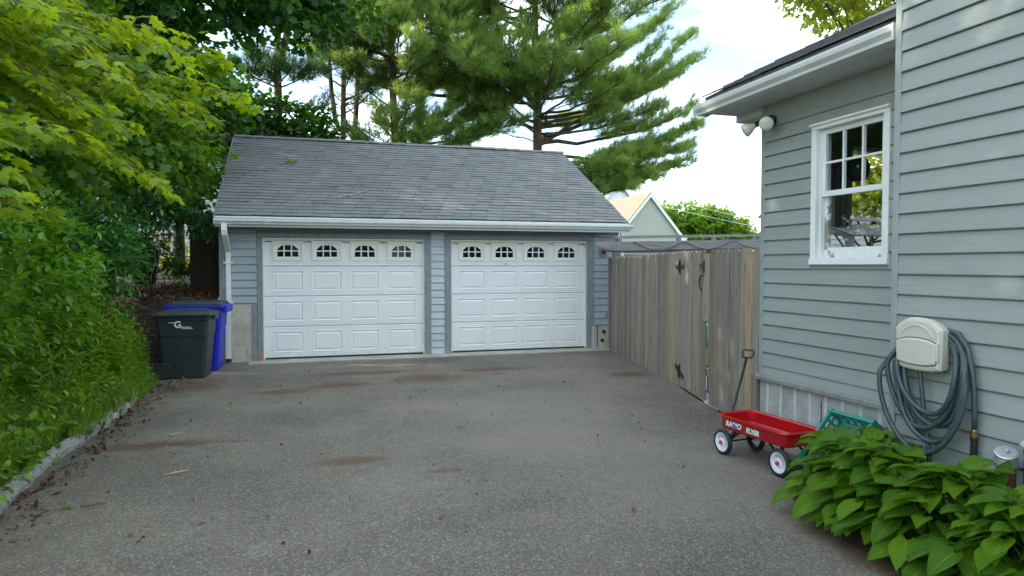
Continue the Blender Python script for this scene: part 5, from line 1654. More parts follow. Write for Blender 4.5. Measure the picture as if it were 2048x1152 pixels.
# ------------------------------------------------------------------ trees
def limb_path(a, b, sag=0.0, n=8, wob=0.06):
    a, b = Vector(a), Vector(b)
    L = (b - a).length
    pts = []
    for k in range(n + 1):
        t = k / n
        p = a.lerp(b, t)
        p.z += sag * L * math.sin(math.pi * t) * 0.5
        if 0 < k < n:
            p += Vector((random.uniform(-1, 1), random.uniform(-1, 1), random.uniform(-1, 1))) * wob * L * 0.25
        pts.append(p)
    return pts

def tree_thing(name, label, base, mat, trunk_paths, group=None, cat='tree'):
    t = thing(name, label, cat, base, 0, group)
    for pth, r0, r1 in trunk_paths:
        n = len(pth)
        wobj(MB().tube(pth, [r0 + (r1 - r0) * k / (n - 1) for k in range(n)], 9), t).build('trunk', mat, t, smooth=True)
    return t

def add_limbs(t, limbs, mat, name='limbs'):
    mb = MB()
    for pth, r0, r1 in limbs:
        n = len(pth)
        mb.tube(pth, [r0 + (r1 - r0) * k / (n - 1) for k in range(n)], 6, cap=False)
    o = wobj(mb, t).build(name, mat, t, smooth=True)
    return o

def crown(t, blobs, nclump, per, spread, size, mat, tv, tf, droop=0.35, shell=0.3, name='crown', jitter=0.3):
    p, u = clumped(blobs, nclump, per, spread, shell)
    n = len(p)
    rot = leaf_rot(n, u, droop=droop)
    cr_ = np.clip(np.repeat(RNG.random(nclump), per) * 0.75 + RNG.random(n) * 0.25, 0, 0.999)
    o = scatter(name, tv, tf, p, rot, size * RNG.uniform(1 - jitter, 1 + jitter, n), mat, t, cr_)
    o['kind'] = 'stuff'
    return o

# foreground maple with hanging sprays over the left of the drive
MA = tree_thing('maple_tree', 'bright yellow-green maple with big lobed leaves overhanging the drive at upper left', (-4.3, 6.9, 1.1), 'bark',
                [(limb_path((-4.3, 6.9, 0.9), (-4.0, 6.7, 7.2), 0, 9, 0.03), 0.15, 0.07)])
tips = [(-0.50, 7.0, 3.22), (-0.75, 7.15, 3.62), (-0.90, 6.6, 2.88), (-1.15, 6.75, 2.30), (-1.20, 5.65, 2.36), (-1.40, 4.70, 2.45), (-1.02, 5.7, 3.42), (-1.22, 5.2, 2.92), (-1.50, 4.2, 2.02),
        (-1.62, 4.8, 3.20), (-1.62, 5.2, 1.95), (-1.0, 6.3, 3.35), (-1.5, 5.8, 3.9), (-1.2, 6.4, 4.1), (-1.9, 4.6, 2.6), (-1.8, 5.5, 2.5), (-1.6, 6.3, 2.6), (-2.0, 5.9, 3.3), (-1.9, 5.1, 3.7), (-2.3, 4.7, 3.0),
        (-1.7, 4.4, 2.35), (-2.2, 6.8, 2.4), (-1.9, 7.6, 3.0), (-2.1, 7.3, 3.9), (-2.4, 5.3, 2.1), (-1.35, 6.0, 2.75), (-2.6, 4.2, 3.9), (-1.9, 3.9, 3.3), (-2.4, 3.5, 2.6), (-2.9, 6.0, 4.8), (-2.0, 6.5, 4.9), (-3.0, 4.4, 5.0), (-0.85, 6.9, 3.05), (-1.1, 6.2, 3.0), (-1.3, 5.4, 2.65)]
limbs, LP, LF_, LU = [], [], [], []
for (x, y_, z) in tips:
    st = Vector((-4.1 + random.uniform(-.05, .05), 6.75, min(6.8, max(2.2, z + random.uniform(-0.6, 1.5)))))
    e = Vector((x, y_, z))
    L = (e - st).length
    pth = limb_path(st, e, 0.20, 9, 0.05)
    limbs.append((pth, 0.020, 0.0035))
    d_ = (e - st).normalized()
    sdv = d_.cross(Vector((0, 0, 1))).normalized()
    nt_ = int(L / 0.15)
    for k in range(nt_):
        t_ = 0.30 + 0.70 * k / nt_
        q = t_ * 9
        i = min(int(q), 8)
        p0 = pth[i].lerp(pth[i + 1], q - i)
        sg = 1 if k % 2 else -1
        tl = random.uniform(0.15, 0.45) * (1.15 - 0.5 * t_)
        td = (d_ * 0.75 + sdv * sg * random.uniform(0.5, 1.0) + Vector((0, 0, random.uniform(-0.22, 0.12)))).normalized()
        p1 = p0 + td * tl + Vector((0, 0, -0.05 * tl))
        limbs.append(([p0, p0.lerp(p1, 0.5) + Vector((0, 0, 0.01)), p1], 0.004, 0.002))
        m = max(2, int(tl / 0.088))
        for j in range(m + 1):
            pp = p0.lerp(p1, (j + 0.5) / (m + 0.5))
            for s2 in (-1, 1):
                sd2 = td.cross(Vector((0, 0, 1))).normalized() * s2
                f = (td * random.uniform(0.2, 0.9) + sd2 * random.uniform(0.4, 1.0) + Vector((0, 0, random.uniform(-0.75, -0.1)))).normalized()
                LP.append(pp + f * random.uniform(0.03, 0.07))
                LF_.append(f)
                LU.append(Vector((random.uniform(-.8, .8), random.uniform(-.8, .8), 1)))
        f = (td + Vector((0, 0, -0.35))).normalized()
        LP.append(p1)
        LF_.append(f)
        LU.append(Vector((random.uniform(-.3, .3), random.uniform(-.3, .3), 1)))
add_limbs(MA, limbs, 'twig', 'branches')
LP, LF_, LU = (np.array([tuple(v) for v in q]) for q in (LP, LF_, LU))
rotm = rot_from(LF_, LU)
sizes = RNG.uniform(0.065, 0.135, len(LP))
# the leaves nearest the drive and the viewer are single parts
view = np.array([math.sin(R(16.9)), math.cos(R(16.9)), 0])
dep = LP @ view
latr = LP @ np.array([math.cos(R(16.9)), -math.sin(R(16.9)), 0])
vis = (np.abs(latr) < dep * 0.76) & (np.abs(LP[:, 2] - 1.66 + 0.035 * dep) < dep * 0.43)
order = np.argsort(np.where(vis, dep / sizes, 1e9))
big = order[:300]
restm = np.ones(len(LP), bool)
restm[big] = False
def leaf_mesh(r):
    me_ = bpy.data.meshes.new('leaf')
    me_.from_pydata([tuple(v) for v in MAPLE_V], [], MAPLE_F)
    at_ = me_.attributes.new('rnd', 'FLOAT', 'POINT')
    at_.data.foreach_set('value', [r] * len(MAPLE_V))
    me_.materials.append(MT['maple_leaf'])
    return me_
ML = leaf_mesh(0.0)
for i in big:
    o = link('leaf', ML, None, MA)
    M4 = Matrix([list(rotm[i][k]) for k in range(3)]).to_4x4()
    M4.translation = Vector(LP[i]) - MA.location
    s_ = float(sizes[i])
    o.matrix_local = M4 @ Matrix.Diagonal((s_, s_, s_, 1))
o = scatter('foliage', MAPLE_V, MAPLE_F, LP[restm], rotm[restm], sizes[restm], 'maple_leaf', MA)
o['kind'] = 'stuff'

# darker maple behind it, its crown reaching over the garage
MBt = tree_thing('maple_tree', 'tall dark green maple whose crown spreads along the top left over the garage roof', (-3.7, 13.6, 1.4), 'bark',
                 [(limb_path((-3.7, 13.6, 1.2), (-3.3, 13.7, 9.6), 0, 9, 0.02), 0.20, 0.08)])
add_limbs(MBt, [(limb_path((-3.6, 13.6, z), e, 0.1, 8, 0.05), 0.07, 0.012) for z, e in ((4.6, (-0.6, 13.6, 6.7)), (5.2, (1.0, 14.4, 6.5)), (4.2, (-2.0, 12.2, 5.6)), (5.4, (-4.9, 12.4, 7.2)), (6.0, (-1.5, 14.2, 8.0)), (3.6, (-2.5, 13.9, 4.4)))], 'bark')
crown(MBt, [(-1.2, 13.6, 7.0, 1.9, 1.7, 1.15), (-3.2, 13.0, 6.9, 2.1, 1.9, 1.8), (0.35, 14.3, 7.0, 1.0, 0.9, 0.65), (1.05, 14.45, 6.45, 0.55, 0.5, 0.34), (-2.2, 13.2, 5.4, 0.9, 1.0, 0.7), (-1.2, 13.5, 8.8, 2.6, 2.0, 1.2), (-4.0, 13.2, 8.8, 2.4, 2.2, 1.6), (-0.4, 13.9, 6.35, 1.0, 0.9, 0.45), (0.2, 14.2, 7.6, 1.4, 1.0, 0.8)],
      760, 20, 0.17, 0.155, 'dark_maple', STAR_V, STAR_F, 0.55, 0.4)
# wood edge trees, left
woods = [('leafy mid green tree behind the bright maple, left of the garage', (-4.4, 11.6, 1.6), 6.2, [(-2.75, 12.6, 4.0, 1.2, 1.4, 1.35), (-4.1, 11.5, 4.3, 1.7, 1.9, 2.0), (-2.35, 14.0, 3.75, 0.8, 0.9, 1.0), (-3.4, 10.6, 3.4, 1.0, 1.3, 1.0), (-2.1, 12.9, 4.9, 0.8, 0.9, 0.7)], 640, 0.13, 'wood_leaf'),
         ('tall woodland tree deep behind the left bank', (-6.6, 9.4, 2.0), 9.5, [(-6.0, 9.4, 5.0, 2.2, 2.4, 2.6), (-6.8, 8.0, 8.2, 2.8, 2.8, 2.4), (-5.6, 10.6, 8.2, 2.2, 2.2, 2.2)], 430, 0.17, 'dark_maple'),
         ('tall woodland tree at the far left behind the hanging maple sprays', (-7.2, 5.4, 2.1), 9.0, [(-6.4, 5.8, 4.4, 2.0, 2.6, 2.8), (-7.6, 4.6, 7.6, 2.6, 3.0, 2.6)], 330, 0.17, 'wood_leaf'),
         ('tall woodland tree behind the white house at far left', (-7.4, 17.6, 1.9), 12, [(-7.2, 17.4, 6.0, 3.2, 3.0, 2.8), (-5.2, 18.4, 7.6, 2.4, 2.6, 1.6)], 520, 0.20, 'dark_maple'),
         ('slender tree with trunk beside the dark board fence', (-2.9, 18.3, 1.7), 7.0, [(-2.7, 18.3, 5.4, 1.3, 1.2, 1.6), (-1.2, 20.6, 5.4, 2.1, 1.1, 1.1), (0.3, 20.4, 5.2, 0.9, 0.7, 0.7), (-2.2, 20.3, 6.3, 1.1, 0.8, 1.0), (-3.9, 17.6, 4.6, 1.4, 1.4, 1.5), (-2.6, 17.2, 3.6, .7, .7, .6)], 760, 0.16, 'dark_maple')]
for lab, base, h, blobs, nc, sz, mt_ in woods:
    t = tree_thing('woodland_tree', lab, base, 'bark', [(limb_path((base[0], base[1], base[2] - 0.3), (base[0] + random.uniform(-.4, .4), base[1], base[2] + h), 0, 8, 0.02), 0.14, 0.05)], 'woodland trees left of the drive')
    add_limbs(t, [(limb_path((base[0], base[1], base[2] + h * random.uniform(0.25, 0.6)), (b_[0] + random.uniform(-.5, .5) * b_[3], b_[1] + random.uniform(-.5, .5) * b_[4], b_[2]), 0.1, 7, 0.05), 0.05, 0.012) for b_ in blobs for _ in range(2)], 'bark')
    crown(t, blobs, nc, 18, 0.20, sz, mt_, STAR_V, STAR_F, 0.5, 0.45)
# woods outside the frame on the left that keep the low sun off the drive
for lab, base, blobs, nc in (('woodland tree further up the bank, outside the photo at left', (-12.0, 6.0, 2.8), [(-11.5, 7.5, 7.0, 3.0, 3.0, 4.0), (-11.0, 12.0, 8.5, 3.2, 4.0, 4.2)], 620),):
    t = tree_thing('woodland_tree', lab, base, 'bark', [(limb_path((base[0], base[1], base[2] - 0.4), (base[0], base[1], base[2] + 8), 0, 8, 0.02), 0.2, 0.06)], 'woodland trees left of the drive')
    crown(t, blobs, nc, 18, 0.26, 0.24, 'wood_leaf', STAR_V, STAR_F, 0.5, 0.5)

# white pines behind the garage
def pine(label, base, top, r0, zmin, zmax, reach, ntuft, mat, side=None, extra=None, name='pine_tree', fork=None, dead=0, step=(0.20, 0.36)):
    paths = [(limb_path(base, top, 0, 11, 0.012), r0, 0.05)]
    if fork:
        paths.append((limb_path(fork[0], fork[1], -0.05, 8, 0.02), r0 * 0.62, 0.03))
    t = tree_thing(name, label, base, 'pine_bark', paths, 'tall pines behind the garage')
    A, B = Vector(base), Vector(top)
    limbs, tp, td = [], [], []
    specs = []
    z = zmin
    while z < zmax:
        for k in range(random.choice((2, 3, 3))):
            az = random.uniform(0, 2 * math.pi)
            L = reach(z, az) * random.uniform(0.65, 1.05)
            if L > 0.5:
                c_ = A.lerp(B, (z - A.z) / (B.z - A.z))
                rise = random.uniform(0.05, 0.35) + 0.12 * (z - zmin) / (zmax - zmin)
                specs.append((c_, c_ + Vector((math.cos(az) * L, math.sin(az) * L, rise * L)), 1.0))
        z += random.uniform(*step)
    for sp in (extra or []):
        specs.append((A.lerp(B, (sp[0] - A.z) / (B.z - A.z)), Vector(sp[1]), sp[2]))
    for c_, e, dens in specs:
        pth = limb_path(c_, e, -0.14, 8, 0.05)
        L = (e - c_).length
        limbs.append((pth, 0.016 + 0.010 * L, 0.008))
        if dens <= 0:
            continue
        nb = max(4, int(L * 6.5))
        for q in range(nb):
            s_ = 0.34 + 0.66 * (q + random.random()) / nb
            i = min(int(s_ * 8), 7)
            p0 = pth[i].lerp(pth[i + 1], s_ * 8 - i)
            dv = (e - c_).normalized()
            sd_ = dv.cross(Vector((0, 0, 1))).normalized() * random.choice((-1, 1))
            bl = random.uniform(0.35, 1.25) * (1.25 - 0.6 * s_) * min(1.0, L / 2.5)
            bd_ = (dv * random.uniform(0.4, 1.0) + sd_ * random.uniform(0.2, 1.0) + Vector((0, 0, random.uniform(0.0, 0.45)))).normalized()
            p1 = p0 + bd_ * bl
            limbs.append(([p0, p0.lerp(p1, .5), p1], 0.010, 0.004))
            m = max(4, int(bl * 16 * dens))
            for j in range(m):
                s2 = 0.25 + 0.75 * (j + random.random()) / m
                pp = p0.lerp(p1, s2)
                tp.append(pp + Vector((random.uniform(-.16, .16), random.uniform(-.16, .16), random.uniform(-.06, .18))))
                td.append(bd_ * 0.8 + Vector((random.uniform(-.6, .6), random.uniform(-.6, .6), random.uniform(0.0, 0.8))))
    for k in range(dead):
        z = random.uniform(A.z + 3.2, zmin + 1.5)
        c_ = A.lerp(B, (z - A.z) / (B.z - A.z))
        az = random.uniform(0, 6.28)
        L = random.uniform(0.8, 2.4)
        e = c_ + Vector((math.cos(az) * L, math.sin(az) * L, L * random.uniform(-0.25, 0.5)))
        pth = limb_path(c_, e, 0.1, 7, 0.08)
        limbs.append((pth, 0.022, 0.006))
        for q in range(4):
            p0 = pth[random.randint(2, 6)]
            limbs.append(([p0, p0 + Vector((random.uniform(-.5, .5), random.uniform(-.5, .5), random.uniform(-.2, .5)))], 0.008, 0.004))
    add_limbs(t, limbs, 'pine_bark')
    tp = np.array([tuple(v) for v in tp])
    td = np.array([tuple(v) for v in td])
    if len(tp) > ntuft:
        sel = RNG.choice(len(tp), ntuft, replace=False)
        tp, td = tp[sel], td[sel]
    o = scatter('crown', TUFT_V, TUFT_F, tp, rot_from(td, unit(len(tp))), RNG.uniform(0.17, 0.29, len(tp)), mat, t)
    o['kind'] = 'stuff'
    return t

def reach1(z, az):
    rt = 4.9 if math.cos(az) > 0 else 4.2
    return rt * (1.0 - 0.035 * max(0, z - 8))
pine('broad pine with long sweeping limbs, tallest behind the right end of the garage', (7.35, 21.0, 0.0), (7.15, 21.2, 14.5), 0.21, 6.5, 13.5, reach1, 25000, 'pine_needle',
     extra=[(5.7, (12.6, 20.6, 9.4), 1.0), (5.5, (11.2, 20.2, 9.0), 1.0), (5.6, (12.9, 20.8, 7.1), 1.2), (5.0, (12.4, 19.9, 6.2), 1.4), (4.9, (11.2, 19.6, 5.3), 1.6), (4.7, (10.0, 19.4, 5.0), 1.6), (6.1, (12.2, 21.0, 8.2), 1.0), (6.0, (4.6, 20.4, 7.6), 0.8), (6.3, (4.9, 20.0, 6.5), 0.5), (5.9, (5.6, 20.0, 6.9), 0.0), (6.2, (5.4, 21.5, 7.9), 0.6), (4.6, (9.2, 19.2, 4.6), 1.5), (4.7, (10.6, 19.3, 4.45), 1.6), (4.3, (9.7, 19.0, 4.0), 1.6), (4.8, (11.6, 19.6, 4.9), 1.5), (4.4, (10.2, 20.4, 4.3), 1.4), (5.3, (12.3, 20.2, 5.6), 1.3), (6.6, (5.2, 20.2, 8.2), 1.2), (7.0, (4.8, 20.6, 9.0), 1.2), (6.4, (7.0, 18.6, 8.0), 1.2), (7.4, (7.8, 18.4, 9.2), 1.2), (6.2, (6.4, 18.5, 7.3), 1.1), (6.4, (8.5, 18.8, 7.7), 1.2), (8.4, (7.2, 18.2, 10.2), 1.2), (7.8, (6.2, 18.8, 9.4), 1.2), (8.6, (8.6, 18.8, 10.4), 1.2), (7.2, (11.9, 20.4, 10.2), 1.0), (6.4, (12.4, 20.2, 8.4), 1.1), (6.2, (11.2, 19.4, 7.6), 1.2), (5.9, (10.6, 19.2, 6.6), 1.2)], dead=12, step=(0.20, 0.34))
def reach2(z, az):
    return 2.7 if z > 7.2 else 1.8
pine('dark trunked pine with dense plates of needles above the middle of the garage roof', (2.75, 21.0, 0.0), (2.55, 21.1, 13.0), 0.17, 6.9, 12.5, reach2, 15000, 'pine_needle',
     extra=[(5.2, (3.9, 20.2, 5.75), 1.7), (5.4, (2.0, 20.2, 6.3), 1.6), (5.6, (4.1, 20.0, 6.2), 1.5), (5.0, (1.6, 20.0, 5.5), 1.5), (6.4, (1.0, 20.5, 7.6), 0.3), (4.9, (3.3, 19.6, 5.45), 1.9), (5.1, (2.4, 19.6, 5.9), 1.9), (5.3, (4.4, 20.4, 5.8), 1.5), (5.2, (2.9, 19.3, 6.3), 1.8), (4.8, (1.2, 20.2, 5.35), 1.5), (7.2, (2.6, 18.8, 8.4), 1.2), (6.8, (3.0, 18.6, 7.7), 1.2), (8.0, (2.2, 19.0, 9.2), 1.2), (7.6, (1.4, 19.4, 8.8), 1.2), (8.4, (3.2, 18.8, 9.8), 1.2)], dead=16, step=(0.27, 0.46))
pine('second pine close beside the dark trunked one, its limbs reaching right', (3.42, 21.5, 0.0), (3.6, 21.6, 13.5), 0.20, 7.1, 13.0, lambda z, az: 3.3 if math.cos(az) > -0.2 else 2.2, 14000, 'pine_needle',
     extra=[(5.6, (6.3, 21.0, 7.4), 1.0), (5.2, (6.0, 20.6, 6.5), 0.7), (6.2, (5.4, 20.6, 7.2), 1.0), (5.0, (4.6, 20.2, 5.5), 1.6), (5.1, (5.4, 20.4, 5.75), 1.5), (6.0, (6.6, 20.6, 6.9), 1.3), (5.8, (5.8, 20.4, 6.6), 1.6), (5.5, (6.2, 20.2, 6.0), 1.6), (6.2, (5.2, 19.8, 7.0), 1.5), (7.2, (3.8, 19.0, 8.7), 1.2), (6.8, (4.4, 19.0, 7.9), 1.2), (8.0, (4.6, 19.2, 9.6), 1.2), (7.4, (5.6, 19.6, 8.6), 1.3)], dead=14, step=(0.26, 0.46))
pine('thin forked pine with sparse needle plates left of centre', (0.98, 21.2, 0.0), (1.30, 21.3, 10.5), 0.13, 7.6, 10.0, lambda z, az: 1.3, 2800, 'pine_dark', fork=((0.95, 21.2, 5.9), (0.55, 21.3, 10.0)),
     extra=[(7.3, (1.9, 20.6, 7.9), 2.0), (7.0, (0.2, 20.6, 7.5), 1.8), (6.6, (2.2, 20.8, 7.2), 1.6), (6.9, (1.4, 20.2, 7.4), 2.0), (6.2, (2.0, 20.6, 6.8), 1.0)], dead=24)
pine('slim straight pine trunk standing just right of the forked thin pine', (1.32, 21.8, 0.0), (1.75, 21.9, 10.5), 0.13, 8.4, 10.0, lambda z, az: 1.0, 1500, 'pine_dark', extra=[(7.2, (2.4, 21.2, 7.6), 1.6), (7.6, (0.9, 21.3, 8.1), 1.6)], dead=8)
pine('mostly bare pine with one dark needle plate, leftmost behind the roof', (-0.72, 20.6, 0.0), (-0.60, 20.8, 11.5), 0.19, 9.0, 10.5, lambda z, az: 0.9, 3000, 'pine_dark', fork=((-0.62, 20.7, 7.2), (0.1, 20.8, 10.8)),
     extra=[(6.7, (-1.7, 20.0, 7.1), 2.2), (6.7, (0.3, 20.0, 7.1), 2.2), (6.6, (-0.7, 19.5, 7.0), 2.2), (6.9, (-1.2, 19.8, 7.3), 2.2), (6.8, (-0.2, 19.7, 7.2), 2.2), (6.1, (0.7, 20.2, 6.2), 0.8)], dead=28)

# yellow green trees on the right and beyond the yard
def simple_tree(name, label, base, h, blobs, nc, per, spread, size, mat, tv=OVAL_V, tf=OVAL_F, group=None, r=0.18):
    t = tree_thing(name, label, base, 'bark', [(limb_path(base, (base[0] + random.uniform(-.3, .3), base[1], base[2] + h), 0, 8, 0.02), r, r * 0.35)], group)
    add_limbs(t, [(limb_path((base[0], base[1], base[2] + h * random.uniform(0.3, 0.7)), (b_[0] + random.uniform(-.6, .6) * b_[3], b_[1], b_[2] + random.uniform(-.3, .3) * b_[5]), 0.1, 7, 0.06), r * 0.35, 0.012) for b_ in blobs for _ in range(3)], 'bark')
    crown(t, blobs, nc, per, spread, size, mat, tv, tf, 0.4, 0.5)
    return t
simple_tree('shade_tree', 'sunlit yellow-green tree rising above the house roof at top right', (18.2, 17.2, 0), 9, [(15.6, 16.9, 10.3, 2.4, 1.8, 1.6), (18.0, 17.0, 10.2, 2.6, 2.2, 2.3), (14.2, 16.2, 9.4, 1.2, 1.0, 1.0), (20, 18, 10, 3, 2.5, 2.5), (16.6, 16.2, 8.6, 1.6, 1.2, 0.9)], 640, 20, 0.20, 0.15, 'bright_leaf', STAR_V, STAR_F)
simple_tree('garden_tree', 'small yellow-green tree in the back garden seen through the sash window', (12.6, 12.9, 0), 3.6, [(12.2, 12.6, 3.7, 1.9, 1.3, 0.95), (13.6, 12.4, 3.0, 1.2, 1.0, 0.7), (10.9, 12.6, 3.2, 0.9, 0.9, 0.6), (12.9, 11.6, 2.4, 0.7, 0.5, 0.4)], 330, 18, 0.14, 0.12, 'bright_leaf', STAR_V, STAR_F, r=0.08)
FT = 'trees beyond the back yards'
simple_tree('distant_tree', 'round bright green tree filling the gap between pergola and house corner', (33.6, 55, 0), 5, [(31.0, 55, 4.6, 2.6, 2.2, 2.6), (34.0, 55, 4.9, 2.8, 2.2, 2.3), (37.0, 56, 4.2, 2.0, 2.2, 2.2), (32.6, 54, 6.1, 1.6, 1.4, 1.1), (35.4, 55, 6.2, 1.3, 1.3, 0.8), (38.4, 56, 5.0, 2.4, 2.0, 1.7), (36.6, 55, 6.2, 1.2, 1.2, 0.7), (40.6, 57, 4.4, 1.8, 1.8, 1.5), (30.0, 55, 6.4, 1.2, 1.2, 0.8)], 820, 20, 0.24, 0.34, 'far_leaf', group=FT)
simple_tree('distant_tree', 'pale yellow-green tree peeking over the ridge of the beige gable house', (31.5, 66, 0), 7, [(31.2, 66, 7.6, 1.7, 1.6, 2.2), (34.2, 66, 6.6, 2.2, 1.6, 1.8), (36.4, 67, 6.0, 1.6, 1.6, 1.6)], 260, 18, 0.26, 0.36, 'bright_leaf', group=FT)

# ------------------------------------------------------------------ neighbours
NH = thing('neighbour_house', 'beige sided gable house with white trim beyond the pergola', 'house', (20.4, 38.0, 0))
def npart(mb, name, mat, root=None, parent=None):
    root = root or NH
    return wobj(mb, root).build(name, mat, parent or root)
PX, PZ, HWD, EZN = 20.42, 6.05, 2.28, 3.42
npart(MB().box((PX - HWD + 0.15, 38.03, 0), (PX + HWD - 0.15, 46, EZN)).sweep([(-HWD + 0.15, EZN), (HWD - 0.15, EZN), (0, PZ - 0.22)], (PX, 38.03, 0), (PX, 46, 0), (1, 0, 0), (0, 0, 1)), 'wall', 'beige_siding')
z = 2.2
k_sl = (PZ - EZN) / HWD
while z < PZ - 0.3:
    hwid = HWD - 0.15 if z < EZN + 0.02 else max(0.02, (PZ - 0.20 - z) / k_sl - 0.02)
    hw2 = HWD - 0.15 if z + 0.11 < EZN + 0.02 else max(0.01, (PZ - 0.20 - z - 0.11) / k_sl - 0.02)
    npart(MB().add([(PX - hwid, 38.0, z), (PX + hwid, 38.0, z), (PX + hw2, 38.025, z + 0.135), (PX - hw2, 38.025, z + 0.135), (PX - hwid, 38.029, z), (PX + hwid, 38.029, z)], [(0, 1, 2, 3), (0, 4, 5, 1)]), 'clapboard', 'beige_siding')
    z += 0.135
for sg in (-1, 1):
    a_, b_ = Vector((PX + sg * (HWD + 0.22), 37.86, EZN - 0.34)), Vector((PX, 37.86, PZ - 0.06))
    rb = MB()
    up = Vector((0, 0, 0.17))
    vv = [a_ - up * 0.8, a_ + up * 0.8, b_ + up * 0.8, b_ - up * 0.8]
    rb.add([tuple(p) for p in vv] + [tuple(p + Vector((0, 0.1, 0))) for p in vv], [(0, 1, 2, 3), (7, 6, 5, 4), (0, 4, 5, 1), (1, 5, 6, 2), (2, 6, 7, 3), (3, 7, 4, 0)])
    npart(rb, 'rake_board', 'white_paint')
    ro = MB()
    a2, b2 = a_ + Vector((0, 0, 0.16)), b_ + Vector((0, 0, 0.16))
    vv = [a2, b2, b2 + Vector((0, 8.5, 0)), a2 + Vector((0, 8.5, 0))]
    ro.add([tuple(p) for p in vv] + [tuple(p + Vector((0, 0, -0.06))) for p in vv], [(0, 1, 2, 3), (7, 6, 5, 4), (0, 4, 5, 1), (1, 5, 6, 2), (2, 6, 7, 3), (3, 7, 4, 0)])
    npart(ro, 'roof', 'tan_roof')
npart(MB().box((PX + HWD - 0.15, 37.95, 0), (PX + HWD + 0.03, 38.1, 3.35)).box((PX + HWD - 0.15, 37.87, 3.1), (PX + HWD + 0.25, 38.2, 3.42)), 'corner_trim', 'white_paint')
N2 = thing('neighbour_house', 'white gabled house with dark grey roof half hidden by pine branches', 'house', (24.4, 50.0, 0))
npart(MB().box((22.3, 50.0, 0), (25.8, 58, 6.4)).sweep([(-1.75, 6.4), (1.75, 6.4), (0, 8.15)], (24.05, 50.0, 0), (24.05, 58, 0), (1, 0, 0), (0, 0, 1)), 'wall', 'far_white', N2)
for sg in (-1, 1):
    a2, b2 = Vector((24.05 + sg * 2.0, 49.8, 6.25)), Vector((24.05, 49.8, 8.35))
    vv = [a2, b2, b2 + Vector((0.9, 8.5, 0)), a2 + Vector((0.9, 8.5, 0))]
    npart(MB().add([tuple(p) for p in vv] + [tuple(p + Vector((0, 0, -0.08))) for p in vv], [(0, 1, 2, 3), (7, 6, 5, 4), (0, 4, 5, 1), (1, 5, 6, 2), (2, 6, 7, 3), (3, 7, 4, 0)]), 'roof', 'grey_roof', N2)
    npart(MB().bar(a2 + Vector((0, -0.06, -0.12)), b2 + Vector((0, -0.06, -0.12)), 0.10, 0.22), 'rake_board', 'white_paint', N2)
N3 = thing('neighbour_house', 'white clapboard house glimpsed through leaves left of the garage', 'house', (-5.0, 25.0, 0))
npart(MB().box((-10, 25.03, 0), (-2.4, 30, 5.6)), 'wall', 'far_white', N3)
for k in range(24):
    z = 1.4 + k * 0.17
    npart(MB().add([(-10, 25.0, z), (-2.4, 25.0, z), (-2.4, 25.025, z + 0.17), (-10, 25.025, z + 0.17), (-10, 25.029, z), (-2.4, 25.029, z)], [(0, 1, 2, 3), (0, 4, 5, 1)]), 'clapboard', 'far_white', N3)
npart(MB().box((-2.5, 24.95, 0), (-2.38, 25.1, 5.6)), 'corner_trim', 'white_paint', N3)
npart(MB().sweep([(-0.4, 5.55), (5.6, 5.55), (2.6, 7.6)], (-10.3, 25, 0), (-2.1, 25, 0), (0, 1, 0), (0, 0, 1)), 'roof', 'grey_roof', N3)
DR = thing('deck_railing', 'tan wooden deck railing glimpsed through the gap left of the dark fence', 'railing', (-3.6, 19.8, 1.5))
for k in range(9):
    x = -4.3 + k * 0.13
    wobj(MB().box((x, 19.8, 1.72), (x + 0.045, 19.84, 2.42)), DR).build('baluster', 'deck_wood', DR)
wobj(MB().box((-4.4, 19.77, 2.42), (-3.1, 19.87, 2.47)), DR).build('top_rail', 'deck_wood', DR)
wobj(MB().box((-4.4, 19.78, 1.62), (-3.1, 19.86, 1.72)), DR).build('bottom_rail', 'deck_wood', DR)
for x in (-4.4, -3.15):
    wobj(MB().box((x, 19.76, 1.3), (x + 0.09, 19.85, 2.42)), DR).build('post', 'deck_wood', DR)
SB = thing('sunlit_bush', 'small yellow-green sunlit bush below the deck railing behind the dark fence', 'bush', (-3.0, 18.9, 1.45))
o = crown(SB, [(-3.0, 18.9, 1.85, 0.65, 0.4, 0.38), (-2.6, 18.9, 2.0, 0.4, 0.4, 0.4)], 60, 14, 0.08, 0.10, 'bright_leaf', OVAL_V, OVAL_F, name='foliage')
SH = thing('garden_shed', 'grey garden shed behind the small garden tree, seen through the window', 'shed', (17.0, 16.6, 0))
wobj(MB().box((14.6, 16.6, 0), (19.6, 19.0, 3.25)), SH).build('wall', 'house_paint', SH)
for k in range(20):
    z = 0.1 + k * 0.155
    wobj(MB().add([(14.6, 16.565, z), (19.6, 16.565, z), (19.6, 16.595, z + 0.155), (14.6, 16.595, z + 0.155), (14.6, 16.599, z), (19.6, 16.599, z)], [(0, 1, 2, 3), (0, 4, 5, 1)]), SH).build('clapboard', 'house_paint', SH)
wobj(MB().sweep([(-0.3, 3.2), (2.7, 3.2), (1.2, 4.3)], (14.3, 16.6, 0), (19.9, 16.6, 0), (0, 1, 0), (0, 0, 1)), SH).build('roof', 'tan_roof', SH)
def wire_pts(a, b, sag):
    return [(a[0] + (b[0] - a[0]) * k / 16, a[1] + (b[1] - a[1]) * k / 16, a[2] + (b[2] - a[2]) * k / 16 - sag * math.sin(math.pi * k / 16)) for k in range(17)]
tag(MB().tube(wire_pts((22.0, 44, 7.0), (45, 46, 3.6), 0.25), 0.014, 5).build('utility_wire', 'decal_white'), 'upper of the two thin wires crossing the round green tree', 'wire')
tag(MB().tube(wire_pts((22.0, 44, 6.35), (45, 46, 3.3), 0.25), 0.014, 5).build('utility_wire', 'decal_white'), 'lower of the two thin wires crossing the round green tree', 'wire')
